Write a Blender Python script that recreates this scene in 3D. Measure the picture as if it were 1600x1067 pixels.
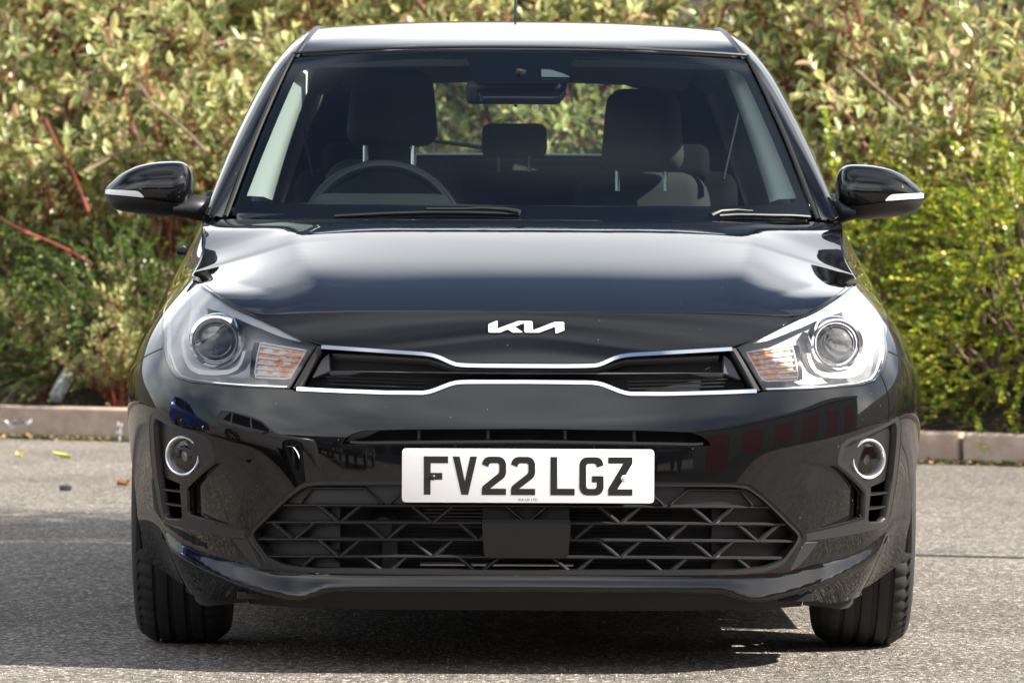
import bpy, bmesh, math, random
import numpy as np
from mathutils import Vector, Matrix
from mathutils.geometry import delaunay_2d_cdt

for _o in list(bpy.data.objects):
    bpy.data.objects.remove(_o, do_unlink=True)
SC = bpy.context.scene
COL = SC.collection
rad = math.radians

# ------------------------------------------------------------------ camera
FPX = 7938.0                     # focal length in pixels of the 1600 px wide photograph
CX, CY, CZ = -0.105, -10.5, 0.93
PX0, PY0 = 745.1, 353.0          # principal point of the photograph
cam_d = bpy.data.cameras.new('camera')
cam = bpy.data.objects.new('camera', cam_d)
COL.objects.link(cam)
cam.location = (CX, CY, CZ)
cam.rotation_euler = (rad(90), rad(-0.27), 0)
cam_d.sensor_width = 36.0
cam_d.lens = FPX / 1600 * 36
cam_d.shift_x = (800 - PX0) / 1600
cam_d.shift_y = -(533.5 - PY0) / 1600
cam_d.clip_start = 0.5
cam_d.clip_end = 3000
cam_d.dof.use_dof = True
cam_d.dof.focus_distance = 10.9
cam_d.dof.aperture_fstop = 11.0
SC.camera = cam

# ------------------------------------------------------------------ sky, sun, exposure
SUN_EL, SUN_AZ = 38.0, 16.0      # elevation; degrees towards the camera from the car's right-hand picture side
sx = math.cos(rad(SUN_EL)) * math.cos(rad(SUN_AZ))
sy = -math.cos(rad(SUN_EL)) * math.sin(rad(SUN_AZ))
sz = math.sin(rad(SUN_EL))
W = bpy.data.worlds.new('World')
SC.world = W
W.use_nodes = True
wn, wl = W.node_tree.nodes, W.node_tree.links
wn.clear()
w_out = wn.new('ShaderNodeOutputWorld')
w_bg = wn.new('ShaderNodeBackground')
w_sky = wn.new('ShaderNodeTexSky')
w_sky.sky_type = 'NISHITA'
w_sky.sun_disc = False
w_sky.sun_elevation = rad(SUN_EL)
w_sky.sun_rotation = math.atan2(sx, sy)
w_sky.air_density = 1.0
w_sky.dust_density = 1.2
w_geo = wn.new('ShaderNodeTexCoord')
w_map = wn.new('ShaderNodeMapping')
w_map.inputs['Scale'].default_value = (1.0, 1.0, 2.2)
w_map.inputs['Location'].default_value = (1.83, -10.83, -12.52)
w_noise = wn.new('ShaderNodeTexNoise')
w_noise.inputs['Scale'].default_value = 1.15
w_noise.inputs['Detail'].default_value = 2.2
w_noise.inputs['Roughness'].default_value = 0.56
w_ramp = wn.new('ShaderNodeValToRGB')
w_ramp.color_ramp.elements[0].position = 0.37
w_ramp.color_ramp.elements[1].position = 0.67
w_cn = wn.new('ShaderNodeTexNoise')
w_cn.inputs['Scale'].default_value = 2.2
w_cn.inputs['Detail'].default_value = 2.0
w_cc = wn.new('ShaderNodeValToRGB')
w_cc.color_ramp.elements[0].position = 0.35
w_cc.color_ramp.elements[0].color = (14.0, 14.3, 15.0, 1)
w_cc.color_ramp.elements[1].position = 0.7
w_cc.color_ramp.elements[1].color = (28.0, 28.0, 27.6, 1)
w_mix = wn.new('ShaderNodeMix')
w_mix.data_type = 'RGBA'
wl.new(w_geo.outputs['Generated'], w_map.inputs['Vector'])
wl.new(w_map.outputs['Vector'], w_noise.inputs['Vector'])
wl.new(w_map.outputs['Vector'], w_cn.inputs['Vector'])
wl.new(w_noise.outputs['Fac'], w_ramp.inputs['Fac'])
wl.new(w_cn.outputs['Fac'], w_cc.inputs['Fac'])
w_sep = wn.new('ShaderNodeSeparateXYZ')          # clouds crowd towards the horizon, the zenith is clearer
w_el = wn.new('ShaderNodeMapRange')
w_el.inputs['From Min'].default_value = 0.45
w_el.inputs['From Max'].default_value = 0.95
w_el.inputs['To Min'].default_value = 1.0
w_el.inputs['To Max'].default_value = 0.45
w_mul = wn.new('ShaderNodeMath')
w_mul.operation = 'MULTIPLY'
wl.new(w_geo.outputs['Generated'], w_sep.inputs['Vector'])
wl.new(w_sep.outputs['Z'], w_el.inputs['Value'])
wl.new(w_ramp.outputs['Color'], w_mul.inputs[0])
wl.new(w_el.outputs['Result'], w_mul.inputs[1])
wl.new(w_mul.outputs['Value'], w_mix.inputs['Factor'])
wl.new(w_sky.outputs['Color'], w_mix.inputs['A'])
wl.new(w_cc.outputs['Color'], w_mix.inputs['B'])
wl.new(w_mix.outputs['Result'], w_bg.inputs['Color'])
w_bg.inputs['Strength'].default_value = 0.05
wl.new(w_bg.outputs['Background'], w_out.inputs['Surface'])

sun_d = bpy.data.lights.new('sun', 'SUN')
sun_d.energy = 5.0
sun_d.angle = rad(0.5)
sun_d.color = (1.0, 0.93, 0.82)
sun = bpy.data.objects.new('sun', sun_d)
COL.objects.link(sun)
sun.location = (sx * 30, sy * 30, sz * 30)
sun.rotation_euler = Vector((sx, sy, sz)).to_track_quat('Z', 'Y').to_euler()

SC.view_settings.view_transform = 'Standard'
SC.view_settings.look = 'None'
SC.view_settings.exposure = 1.5
SC.view_settings.gamma = 1.0
SC.view_settings.use_curve_mapping = False
SC.render.engine = 'CYCLES'
SC.cycles.use_denoising = True
SC.cycles.max_bounces = 7
SC.cycles.diffuse_bounces = 2
SC.cycles.use_adaptive_sampling = True
SC.cycles.adaptive_threshold = 0.02
SC.cycles.transparent_max_bounces = 12
SC.cycles.glossy_bounces = 4
SC.cycles.caustics_reflective = False
SC.cycles.caustics_refractive = False
SC.cycles.sample_clamp_indirect = 6.0

# ------------------------------------------------------------------ helpers
def lin(pts, x):
    xs = [p[0] for p in pts]; ys = [p[1] for p in pts]
    return np.interp(x, xs, ys)

class Pchip:
    def __init__(s, pts):
        s.x = np.array([p[0] for p in pts], float); s.y = np.array([p[1] for p in pts], float)
        h = np.diff(s.x); d = np.diff(s.y) / h
        m = np.zeros_like(s.x)
        m[0], m[-1] = d[0], d[-1]
        for i in range(1, len(s.x) - 1):
            if d[i-1] * d[i] > 0:
                w1, w2 = 2*h[i] + h[i-1], h[i] + 2*h[i-1]
                m[i] = (w1 + w2) / (w1/d[i-1] + w2/d[i])
        s.m = m
    def __call__(s, x):
        x = np.asarray(x, float)
        xc = np.clip(x, s.x[0], s.x[-1])
        i = np.clip(np.searchsorted(s.x, xc) - 1, 0, len(s.x) - 2)
        h = s.x[i+1] - s.x[i]; t = (xc - s.x[i]) / h
        r = ((1 + 2*t) * (1-t)**2 * s.y[i] + t*(1-t)**2 * h * s.m[i] + t*t*(3-2*t) * s.y[i+1] + t*t*(t-1) * h * s.m[i+1])
        return r + np.where(x < s.x[0], (x - s.x[0]) * s.m[0], 0) + np.where(x > s.x[-1], (x - s.x[-1]) * s.m[-1], 0)

def soft(t, w):                  # smooth ramp max(0, t)
    return w * np.logaddexp(0, np.asarray(t, float) / w)

def sstep(a, b, x):
    t = np.clip((np.asarray(x, float) - a) / (b - a), 0, 1)
    return t*t*(3-2*t)

def make_mesh(name, verts, faces, mat, parent=None, normals=None, smooth=True, sharp=None):
    me = bpy.data.meshes.new(name)
    if isinstance(verts, np.ndarray): verts = verts.tolist()
    me.from_pydata(verts, [], faces)
    me.update()
    if smooth:
        me.polygons.foreach_set('use_smooth', [True] * len(me.polygons))
    if normals is not None:
        me.normals_split_custom_set_from_vertices(np.asarray(normals).tolist())
    elif sharp is not None:
        me.set_sharp_from_angle(angle=rad(sharp))
    if mat is not None:
        me.materials.append(mat)
    o = bpy.data.objects.new(name, me)
    COL.objects.link(o)
    if parent is not None:
        o.parent = parent
    return o

def empty(name, loc=(0, 0, 0), rz=0.0):
    o = bpy.data.objects.new(name, None)
    COL.objects.link(o)
    o.location = loc
    o.rotation_euler = (0, 0, rz)
    o.empty_display_size = 0.2
    return o

def tag(o, label=None, cat=None, group=None, kind=None):
    if label: o['label'] = label
    if cat: o['category'] = cat
    if group: o['group'] = group
    if kind: o['kind'] = kind
    return o

class MB:
    """collects simple solids, then links them as one mesh"""
    def __init__(s): s.v = []; s.f = []
    def add(s, vs, fs):
        b = len(s.v); s.v += [tuple(map(float, v)) for v in vs]; s.f += [tuple(b + i for i in f) for f in fs]; return s
    def box(s, c, d, M=None):
        x, y, z = c; a, b, e = d[0]/2, d[1]/2, d[2]/2
        vs = [Vector((i*a, j*b, k*e)) for k in (-1, 1) for j in (-1, 1) for i in (-1, 1)]
        vs = [(M @ v if M else v) + Vector(c) for v in vs]
        return s.add(vs, [(0,2,3,1),(4,5,7,6),(0,1,5,4),(2,6,7,3),(0,4,6,2),(1,3,7,5)])
    def tube(s, pts, r, n=8, closed=False, cap=True, up=None, squash=1.0):
        pts = [Vector(p) for p in pts]; m = len(pts)
        rs = r if hasattr(r, '__len__') else [r] * m
        rings = []
        upv = Vector(up) if up else None
        for i, p in enumerate(pts):
            t = (pts[(i+1) % m] - pts[i-1]) if closed else (pts[min(i+1, m-1)] - pts[max(i-1, 0)])
            t.normalize()
            ref = upv or (Vector((0, 0, 1)) if abs(t.z) < .9 else Vector((1, 0, 0)))
            a = t.cross(ref); a.normalize(); b = a.cross(t)
            rings.append([p + a * rs[i] * math.cos(2*math.pi*k/n) + b * rs[i] * squash * math.sin(2*math.pi*k/n) for k in range(n)])
        vs = [v for R in rings for v in R]; fs = []
        for i in range(m if closed else m - 1):
            j = (i + 1) % m
            for k in range(n):
                fs.append((i*n+k, j*n+k, j*n+(k+1) % n, i*n+(k+1) % n))
        if cap and not closed:
            fs.append(tuple(range(n))); fs.append(tuple((m-1)*n + k for k in reversed(range(n))))
        return s.add(vs, fs)
    def lathe(s, prof, c, axis, n=32, close=False):
        """prof: list of (radius, along axis)"""
        ax = Vector(axis).normalized()
        a = ax.orthogonal().normalized(); b = ax.cross(a); c = Vector(c)
        m = len(prof); vs = []; fs = []
        for (r, h) in prof:
            vs += [c + ax*h + (a*math.cos(2*math.pi*k/n) + b*math.sin(2*math.pi*k/n)) * r for k in range(n)]
        for i in range(m if close else m - 1):
            j = (i+1) % m
            for k in range(n):
                fs.append((i*n+k, i*n+(k+1) % n, j*n+(k+1) % n, j*n+k))
        return s.add(vs, fs)
    def prism(s, poly, to3, d0, d1):
        """poly: 2D points; to3(p, depth) gives a 3D point"""
        n = len(poly)
        vs = [to3(p, d0) for p in poly] + [to3(p, d1) for p in poly]
        fs = [tuple(range(n)), tuple(reversed(range(n, 2*n)))]
        for i in range(n):
            j = (i+1) % n
            fs.append((i, i+n, j+n, j))
        return s.add(vs, fs)
    def build(s, name, mat, parent=None, sharp=35, bevel=0.0, segs=2, fix=True):
        o = make_mesh(name, s.v, s.f, mat, parent)
        if fix or bevel:
            bm = bmesh.new(); bm.from_mesh(o.data)
            if fix: bmesh.ops.recalc_face_normals(bm, faces=bm.faces)
            if bevel:
                es = [e for e in bm.edges if len(e.link_faces) == 2 and e.calc_face_angle(0) > rad(30)]
                bmesh.ops.bevel(bm, geom=es, offset=bevel, segments=segs, affect='EDGES', profile=.5, clamp_overlap=True)
            bm.to_mesh(o.data); bm.free()
            o.data.polygons.foreach_set('use_smooth', [True] * len(o.data.polygons))
        o.data.set_sharp_from_angle(angle=rad(sharp))
        return o

def in_poly(P, poly):
    x, y = P[:, 0], P[:, 1]
    ins = np.zeros(len(P), bool)
    n = len(poly)
    for i in range(n):
        x1, y1 = poly[i]; x2, y2 = poly[(i+1) % n]
        if y1 == y2: continue
        c = ((y1 > y) != (y2 > y)) & (x < (x2-x1) * (y-y1) / (y2-y1) + x1)
        ins ^= c
    return ins

def dist_poly(P, poly):
    d = np.full(len(P), 1e9)
    n = len(poly)
    for i in range(n):
        a = np.array(poly[i]); b = np.array(poly[(i+1) % n]); ab = b - a
        t = np.clip(((P - a) @ ab) / max(ab @ ab, 1e-12), 0, 1)
        d = np.minimum(d, np.hypot(*(P - (a + t[:, None]*ab)).T))
    return d

def densify(poly, h):
    out = []
    n = len(poly)
    for i in range(n):
        a = np.array(poly[i], float); b = np.array(poly[(i+1) % n], float)
        k = max(1, int(math.ceil(np.hypot(*(b-a)) / h)))
        for j in range(k): out.append(a + (b-a) * j / k)
    return np.array(out)

def area2(poly):
    p = np.asarray(poly); q = np.roll(p, -1, 0)
    return 0.5 * np.sum(p[:, 0]*q[:, 1] - q[:, 0]*p[:, 1])

def rounded(poly, r, n=4):
    """round the corners of a 2D polygon; r one radius or one for each corner"""
    out = []; m = len(poly)
    for i in range(m):
        p = np.array(poly[i], float); a = np.array(poly[i-1], float); b = np.array(poly[(i+1) % m], float)
        ri = r[i] if hasattr(r, '__len__') else r
        la, lb = np.hypot(*(a-p)), np.hypot(*(b-p))
        k = min(ri, la*.45, lb*.45)
        if k < 1e-6: out.append(tuple(p)); continue
        p0 = p + (a-p)/la*k; p1 = p + (b-p)/lb*k
        for j in range(n+1):
            t = j/n
            out.append(tuple((1-t)**2*p0 + 2*t*(1-t)*p + t*t*p1))
    return out

CARC = np.array([0, 2.0, 0.6])
def panel(name, parent, mat, F, outer, holes=(), h=.02, he=None, flange=.006, center=CARC, sides=(1,), eps=1e-3, round_n=.8):
    """a sheet on the surface F(a, b): outline and holes in surface coordinates, triangulated, with true surface normals and a turned-in edge"""
    he = he or h*.6
    loops = [densify(outer, he)] + [densify(q, he) for q in holes]
    lo, hi = loops[0].min(0), loops[0].max(0)
    gx = np.arange(lo[0], hi[0], h); gy = np.arange(lo[1], hi[1], h*.866)
    G = np.array([(x + (h*.5 if j % 2 else 0), y) for j, y in enumerate(gy) for x in gx])
    if len(G):
        k = in_poly(G, loops[0])
        for q in loops[1:]: k &= ~in_poly(G, q)
        G = G[k]
    if len(G):
        k = np.ones(len(G), bool)
        for q in loops: k &= dist_poly(G, q) > min(h, he)*.45
        G = G[k]
    P = []; E = []
    for q in loops:
        b = len(P); n = len(q)
        P += [tuple(v) for v in q]
        E += [(b+i, b+(i+1) % n) for i in range(n)]
    P += [tuple(v) for v in G]
    vo, eo, fo, *_ = delaunay_2d_cdt([Vector(p) for p in P], E, [], 0, 1e-7)
    V2 = np.array([tuple(v) for v in vo]); T = np.array([tuple(f) for f in fo if len(f) == 3])
    C = V2[T].mean(1)
    k = in_poly(C, loops[0])
    for q in loops[1:]: k &= ~in_poly(C, q)
    T = T[k]
    def nrm(Q):
        a = F(Q[:, 0]+eps, Q[:, 1]) - F(Q[:, 0]-eps, Q[:, 1])
        b = F(Q[:, 0], Q[:, 1]+eps) - F(Q[:, 0], Q[:, 1]-eps)
        n = np.cross(a, b)
        return n / np.maximum(np.linalg.norm(n, axis=1), 1e-12)[:, None]
    V3 = F(V2[:, 0], V2[:, 1]); N3 = nrm(V2)
    sgn = 1.0 if np.sum((V3 - center) * N3) > 0 else -1.0
    N3 *= sgn
    fn = np.cross(V3[T[:, 1]] - V3[T[:, 0]], V3[T[:, 2]] - V3[T[:, 0]])
    bad = np.sum(fn * N3[T].sum(1), 1) < 0
    T[bad] = T[bad][:, ::-1]
    verts = [V3]; norms = [N3]; faces = [tuple(t) for t in T]; b = len(V3)
    if flange:
        for li, q in enumerate(loops):
            n = len(q)
            ccw = area2(q) > 0
            tg = np.roll(q, -1, 0) - np.roll(q, 1, 0)
            tg /= np.maximum(np.hypot(tg[:, 0], tg[:, 1]), 1e-12)[:, None]
            o2 = np.stack([tg[:, 1], -tg[:, 0]], 1) * (1 if ccw else -1) * (1 if li == 0 else -1)
            p3 = F(q[:, 0], q[:, 1]); nn = nrm(q) * sgn
            q2 = q + o2*eps
            sd = F(q2[:, 0], q2[:, 1]) - p3
            sd -= nn * np.sum(sd*nn, 1)[:, None]
            sd /= np.maximum(np.linalg.norm(sd, axis=1), 1e-12)[:, None]
            top = nn*.75 + sd*round_n; top /= np.linalg.norm(top, axis=1)[:, None]
            verts += [p3, p3 - nn*min(.0015, flange*.4) + sd*.0006, p3 - nn*flange + sd*.0002]; norms += [nn, top, sd]
            for r in (0, 1):
                for i in range(n):
                    j = (i+1) % n
                    f = (b+r*n+i, b+(r+1)*n+i, b+(r+1)*n+j, b+r*n+j)
                    faces.append(f)
            b += 3*n
    V = np.concatenate(verts); N = np.concatenate(norms)
    # orient flange faces with their normals
    T4 = np.array([f for f in faces if len(f) == 4], int).reshape(-1, 4)
    if len(T4):
        cr = np.cross(V[T4[:, 1]] - V[T4[:, 0]], V[T4[:, 3]] - V[T4[:, 0]])
        bad = np.sum(cr * (N[T4[:, 0]] + N[T4[:, 1]] + N[T4[:, 2]]), 1) < 0
        T4[bad] = T4[bad][:, ::-1]
    ff = [tuple(t) for t in T.tolist()] + [tuple(t) for t in T4.tolist()]
    res = []
    for s in sides:
        m = np.array([s, 1, 1])
        res.append(make_mesh(name, V*m, ff if s > 0 else [f[::-1] for f in ff], mat, parent, normals=N*m))
    return res

def project(P):
    d = P[:, 1] - CY
    return np.stack([PX0 + FPX * (P[:, 0] - CX) / d, PY0 + FPX * (CZ - P[:, 2]) / d], 1)

def pix(px, py, Y):
    """photograph pixel (roll removed) at distance Y -> x, z of the place"""
    py = py + .0047 * (824.5 - px)
    k = (Y - CY) / FPX
    return (px - PX0) * k + CX, CZ - (py - PY0) * k

def solve(F, pts, guess, it=40, lim=.05):
    """surface coordinates whose points show at the given photograph pixels (measured on the left half; returned for the +x half)"""
    pts = np.array(pts, float)
    tgt = np.stack([pts[:, 0], pts[:, 1] + .0047 * (824.5 - pts[:, 0])], 1)
    Q = np.array([guess(*p) for p in pts], float)
    M = np.array([-1, 1, 1])
    fn = lambda q: project(F(q[:, 0], q[:, 1]) * M)
    for _ in range(it):
        r = tgt - fn(Q); e = 1e-4
        if np.abs(r).max() < .03: break
        ja = (fn(Q + [e, 0]) - fn(Q - [e, 0])) / (2*e)
        jb = (fn(Q + [0, e]) - fn(Q - [0, e])) / (2*e)
        det = ja[:, 0]*jb[:, 1] - jb[:, 0]*ja[:, 1]
        det = np.where(np.abs(det) < 1e2, 1e2*np.sign(det + 1e-9), det)
        da = (r[:, 0]*jb[:, 1] - jb[:, 0]*r[:, 1]) / det
        db = (ja[:, 0]*r[:, 1] - r[:, 0]*ja[:, 1]) / det
        Q = Q + np.clip(np.stack([da, db], 1), -lim, lim)
    err = np.abs(tgt - fn(Q)).max(1)
    if err.max() > 2: print('solve residual', [(tuple(p), round(float(x), 1)) for p, x in zip(pts, err) if x > 2])
    return Q
# ------------------------------------------------------------------ the car's surfaces (x = half width, y = back from the nose, z = up)
HW = 0.873
def _plan():
    th = np.linspace(0, math.pi/2, 3000)
    p = 3.25
    fx = HW * np.sin(th)**(2/p); fy = .85 * (1 - np.cos(th)**(2/p))
    p = 2.9
    rx = HW * np.cos(th)**(2/p); ry = 3.2 + .86 * np.sin(th)**(2/p)
    xs = np.concatenate([fx, np.full(400, HW), rx]); ys = np.concatenate([fy, np.linspace(.852, 3.198, 400), ry])
    s = np.concatenate([[0], np.cumsum(np.hypot(np.diff(xs), np.diff(ys)))])
    u = np.arange(0, s[-1], .004)
    return u, np.interp(u, s, xs), np.interp(u, s, ys)
_PU, _PXX, _PYY = _plan()
def _blur1(a, sig, axis=0):
    r = int(4*sig) + 1
    k = np.exp(-.5*(np.arange(-r, r+1)/sig)**2); k /= k.sum()
    a = np.moveaxis(a, axis, 0)
    pad = np.concatenate([np.repeat(a[:1], r, 0), a, np.repeat(a[-1:], r, 0)])
    out = sum(k[i] * pad[i:i+len(a)] for i in range(2*r+1))
    return np.moveaxis(out, 0, axis)
UMAX = _PU[-1]
def u_at_y(Y): return float(np.interp(Y, _PYY, _PU))
def u_at_x(x): return float(np.interp(x, _PXX[:400], _PU[:400]))
def _cubic(tab, x):
    """Catmull-Rom lookup, tab[n], x in index units"""
    n = len(tab); i = np.clip(np.floor(x).astype(int), 1, n-3); t = x - i
    a, b, c, d = tab[i-1], tab[i], tab[i+1], tab[i+2]
    return b + .5*t*(c - a + t*(2*a - 5*b + 4*c - d + t*(3*(b - c) + d - a)))
_bx = np.concatenate([-_PXX[200:0:-1], _PXX]); _by = np.concatenate([_PYY[200:0:-1], _PYY])
_bx = _blur1(_bx, 5); _by = _blur1(_by, 5)
def base(u):
    i = np.asarray(u, float) / .004 + 200
    return _cubic(_bx, i), _cubic(_by, i)
def base_n(u):                   # inward plan normal
    x1, y1 = base(np.asarray(u) + .01); x0, y0 = base(np.asarray(u) - .01)
    tx, ty = x1-x0, y1-y0; l = np.hypot(tx, ty)
    return -ty/l, tx/l
_US = [0.0, u_at_x(.56), u_at_y(.33), u_at_y(.75), u_at_y(1.3), u_at_y(3.0), u_at_y(3.7), UMAX]
_TB = [
 [(.05,0),(.40,.000),(.48,.001),(.52,.006),(.56,.018),(.60,.030),(.64,.036),(.68,.048),(.71,.062),(.735,.080),(.751,.10),(.78,.15),(.82,.24)],
 [(.05,0),(.40,.000),(.48,.000),(.53,.005),(.57,.013),(.60,.020),(.64,.033),(.68,.055),(.71,.082),(.743,.125),(.78,.19),(.82,.27)],
 [(.05,0),(.40,.000),(.50,.000),(.56,.004),(.60,.012),(.66,.035),(.70,.060),(.74,.095),(.786,.148),(.82,.20),(.9,.32)],
 [(.05,0),(.40,.000),(.54,.000),(.60,.004),(.66,.020),(.72,.050),(.78,.098),(.819,.135),(.86,.185),(.94,.28)],
 [(.05,.02),(.20,.02),(.35,.006),(.58,.000),(.64,.003),(.71,.018),(.81,.065),(.886,.106),(.94,.132),(1.0,.16)],
 [(.05,.02),(.20,.02),(.35,.006),(.58,.000),(.64,.003),(.72,.012),(.81,.030),(.90,.065),(.96,.10),(1.02,.125)],
 [(.05,.03),(.20,.02),(.35,.004),(.58,.000),(.70,.010),(.81,.035),(.90,.07),(.96,.10),(1.02,.13)],
 [(.05,.06),(.20,.03),(.35,.004),(.50,.000),(.60,.02),(.70,.06),(.81,.08),(.90,.10),(1.0,.13)],
]
_ZG = np.arange(.05, 1.06, .004); _UG = np.arange(-.3, UMAX + .02, .01)
def _table():
    st = np.array([[float(v) for v in Pchip(t)(_ZG)] for t in _TB])
    out = np.zeros((len(_UG), len(_ZG)))
    for j in range(len(_ZG)):
        out[:, j] = Pchip(list(zip(_US, st[:, j])))(np.abs(_UG))
    return _blur1(_blur1(out, 5.0, 0), 3.0, 1)
_INS = _table()
def _bicubic(u, z):
    a = (u + .3)/.01; b = (z - .05)/.004
    n, m = _INS.shape
    i = np.clip(np.floor(a).astype(int), 1, n-3); t = np.clip(a - i, -1, 2)
    j = np.clip(np.floor(b).astype(int), 1, m-3); s = np.clip(b - j, -1, 2)
    def cr(p0, p1, p2, p3, t): return p1 + .5*t*(p2 - p0 + t*(2*p0 - 5*p1 + 4*p2 - p3 + t*(3*(p1-p2) + p3 - p0)))
    rows = [cr(_INS[i+k, j-1], _INS[i+k, j], _INS[i+k, j+1], _INS[i+k, j+2], s) for k in (-1, 0, 1, 2)]
    return cr(*rows, t)
_zc = Pchip([(0,.517),(.39,.517),(.50,.525),(.60,.546),(.72,.567),(.85,.590),(1.0,.61),(1.4,.63)])      # fold line of the bumper
_zup = Pchip([(0,.206),(.42,.203),(.52,.205),(.62,.222),(.80,.249),(.93,.283),(1.0,.31),(1.3,.33)])     # upper edge of the lip
_zlo = Pchip([(0,.181),(.40,.178),(.47,.158),(.60,.176),(.72,.200),(.88,.239),(.98,.285),(1.3,.31)])    # lower edge of the lip
def S(u, z, d=0.0):
    """lower body: u runs round the car from the middle of the nose, z is height"""
    u = np.asarray(u, float); z = np.asarray(z, float)
    sg = np.where(u < 0, -1.0, 1.0); u = np.abs(u)
    bx, by = base(u); nx, ny = base_n(u)
    ins = _bicubic(u, z)
    front = 1 - sstep(.95, 1.25, u)
    tk = soft(_zc(u) - z, .004); tq = tk - soft(tk - .17, .02)
    ins = ins + front * (-.012*tk + sstep(.38, .80, u)*(.02*tk + .55*tq*tq + .187*(tk - tq)))
    zu, zl = _zup(u), _zlo(u)
    lip = np.clip((soft(zu - z, .0025) - soft(zl - z, .0025)) / (zu - zl), 0, 1.2)
    back = .9 - .72*sstep(.52, .78, u)
    ins = ins + front * (-.42*(zu - zl)*lip*(1 - .75*sstep(.86, 1.05, u)) + back*soft(zl - z, .003))
    ins = ins + .38*sstep(.75, 1.0, u)*front**.3*soft(.19 - z, .014)
    ins = ins + d
    return np.stack([sg*(bx + nx*ins), by + ny*ins, z + 0*u], 1)
def Soff(d): return lambda u, z: S(u, z, d)
def gS(px, py):
    X, Z = pix(px, py, .2)
    return (abs(X)*1.06 + .3*max(0, abs(X)-.6), Z)

# bonnet -------------------------------------------------------------
_prof = Pchip([(-.2,.63),(0,.710),(.10,.751),(.20,.784),(.30,.812),(.40,.836),(.60,.879),(.80,.919),(.90,.937),(.96,.9435),(1.05,.9465),(1.5,.952)])
_pt = _blur1(np.array([float(_prof(v)) for v in np.arange(-.3, 1.8, .005)]), 5)
def prof(y): return _cubic(_pt, (np.asarray(y, float) + .3)/.005)
_xin = Pchip([(0,.425),(.2,.438),(.6,.486),(1.0,.528),(1.3,.55)])
_xout = Pchip([(0,.47),(.17,.494),(.6,.673),(.8,.72),(1.0,.76),(1.4,.82)])
_ka = Pchip([(0,.10),(.25,.16),(.6,.25),(.85,.22),(1.05,.08),(1.2,0),(1.4,0)])
_kb = Pchip([(0,-.05),(.25,-.10),(.75,.0),(1.2,.10)])
def H0(x, y):
    x = np.abs(x)
    return prof(y - .42*x*x) - _ka(y)*soft(x - _xin(y), .0035) - _kb(y)*soft(x - _xout(y), .0035)
# shared edge curves: bonnet front edge, headlight upper edge, bonnet/wing gap
EDGE_F = solve(S, [(824.4,486),(760,485.9),(700,485.7),(640,485.2),(580,485),(520,486),(470,487.3),(436,488.5),(397,490.2)], gS)
EDGE_L = solve(S, [(397,490.2),(380,483.5),(365,476.2),(348,466),(332,455.3),(315,442),(299,429.6)], gS)
f3 = S(EDGE_F[:, 0], EDGE_F[:, 1]); l3 = S(EDGE_L[:, 0], EDGE_L[:, 1])
TIP = l3[-1]
_uT = EDGE_L[-1][0]
_gapz = Pchip([(float(TIP[1]), float(TIP[2])), (.95, max(.862, float(TIP[2])+.03)), (1.15, .912), (1.32, .940)])
GAP_Y = np.linspace(float(TIP[1]), 1.32, 12)
GAP_U = np.interp(GAP_Y, [TIP[1], 1.32], [_uT, u_at_y(1.36)])
for _ in range(12):              # wing top edge: points of S at that height and y
    g3 = S(GAP_U, _gapz(GAP_Y)); GAP_U = GAP_U + (GAP_Y - g3[:, 1])
GAP = np.stack([GAP_U, _gapz(GAP_Y)], 1); g3 = S(GAP[:, 0], GAP[:, 1])
BOUND = np.concatenate([l3[:-1], g3])                       # bonnet side edge, front to back
_o = np.argsort(BOUND[:, 1])
_bxY = Pchip([(BOUND[i, 1], BOUND[i, 0]) for i in _o]); _bzY = Pchip([(BOUND[i, 1], BOUND[i, 2]) for i in _o])
_ffY = Pchip([(f3[i, 0], f3[i, 1]) for i in range(len(f3))]); _ffZ = Pchip([(f3[i, 0], f3[i, 2]) for i in range(len(f3))])
def Hd(x, y):
    """bonnet height: H0 drawn to the shared edges"""
    x = np.abs(np.asarray(x, float)); y = np.asarray(y, float)
    h = H0(x, y)
    xf = np.clip(x, 0, f3[-1, 0]); yf = _ffY(xf)
    d1 = H0(xf, yf) - _ffZ(xf)
    h = h - d1 * np.exp(-(np.maximum(y - yf, 0)/.16)**2)
    yb = np.clip(y, BOUND[:, 1].min(), 1.32); xb = _bxY(yb)
    hb = H0(xb, yb) - (H0(np.clip(xb, 0, f3[-1, 0]), _ffY(np.clip(xb, 0, f3[-1, 0]))) - _ffZ(np.clip(xb, 0, f3[-1, 0]))) * np.exp(-(np.maximum(yb - _ffY(np.clip(xb, 0, f3[-1, 0])), 0)/.16)**2)
    d2 = hb - _bzY(yb)
    wgt = np.clip(x/xb, 0, 1.05)**5 * sstep(BOUND[0, 1] - .12, BOUND[0, 1] + .02, y)
    return h - d2*wgt
def H(x, y):
    x = np.asarray(x, float); y = np.asarray(y, float)
    return np.stack([x, y, Hd(x, y)], 1)

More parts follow.
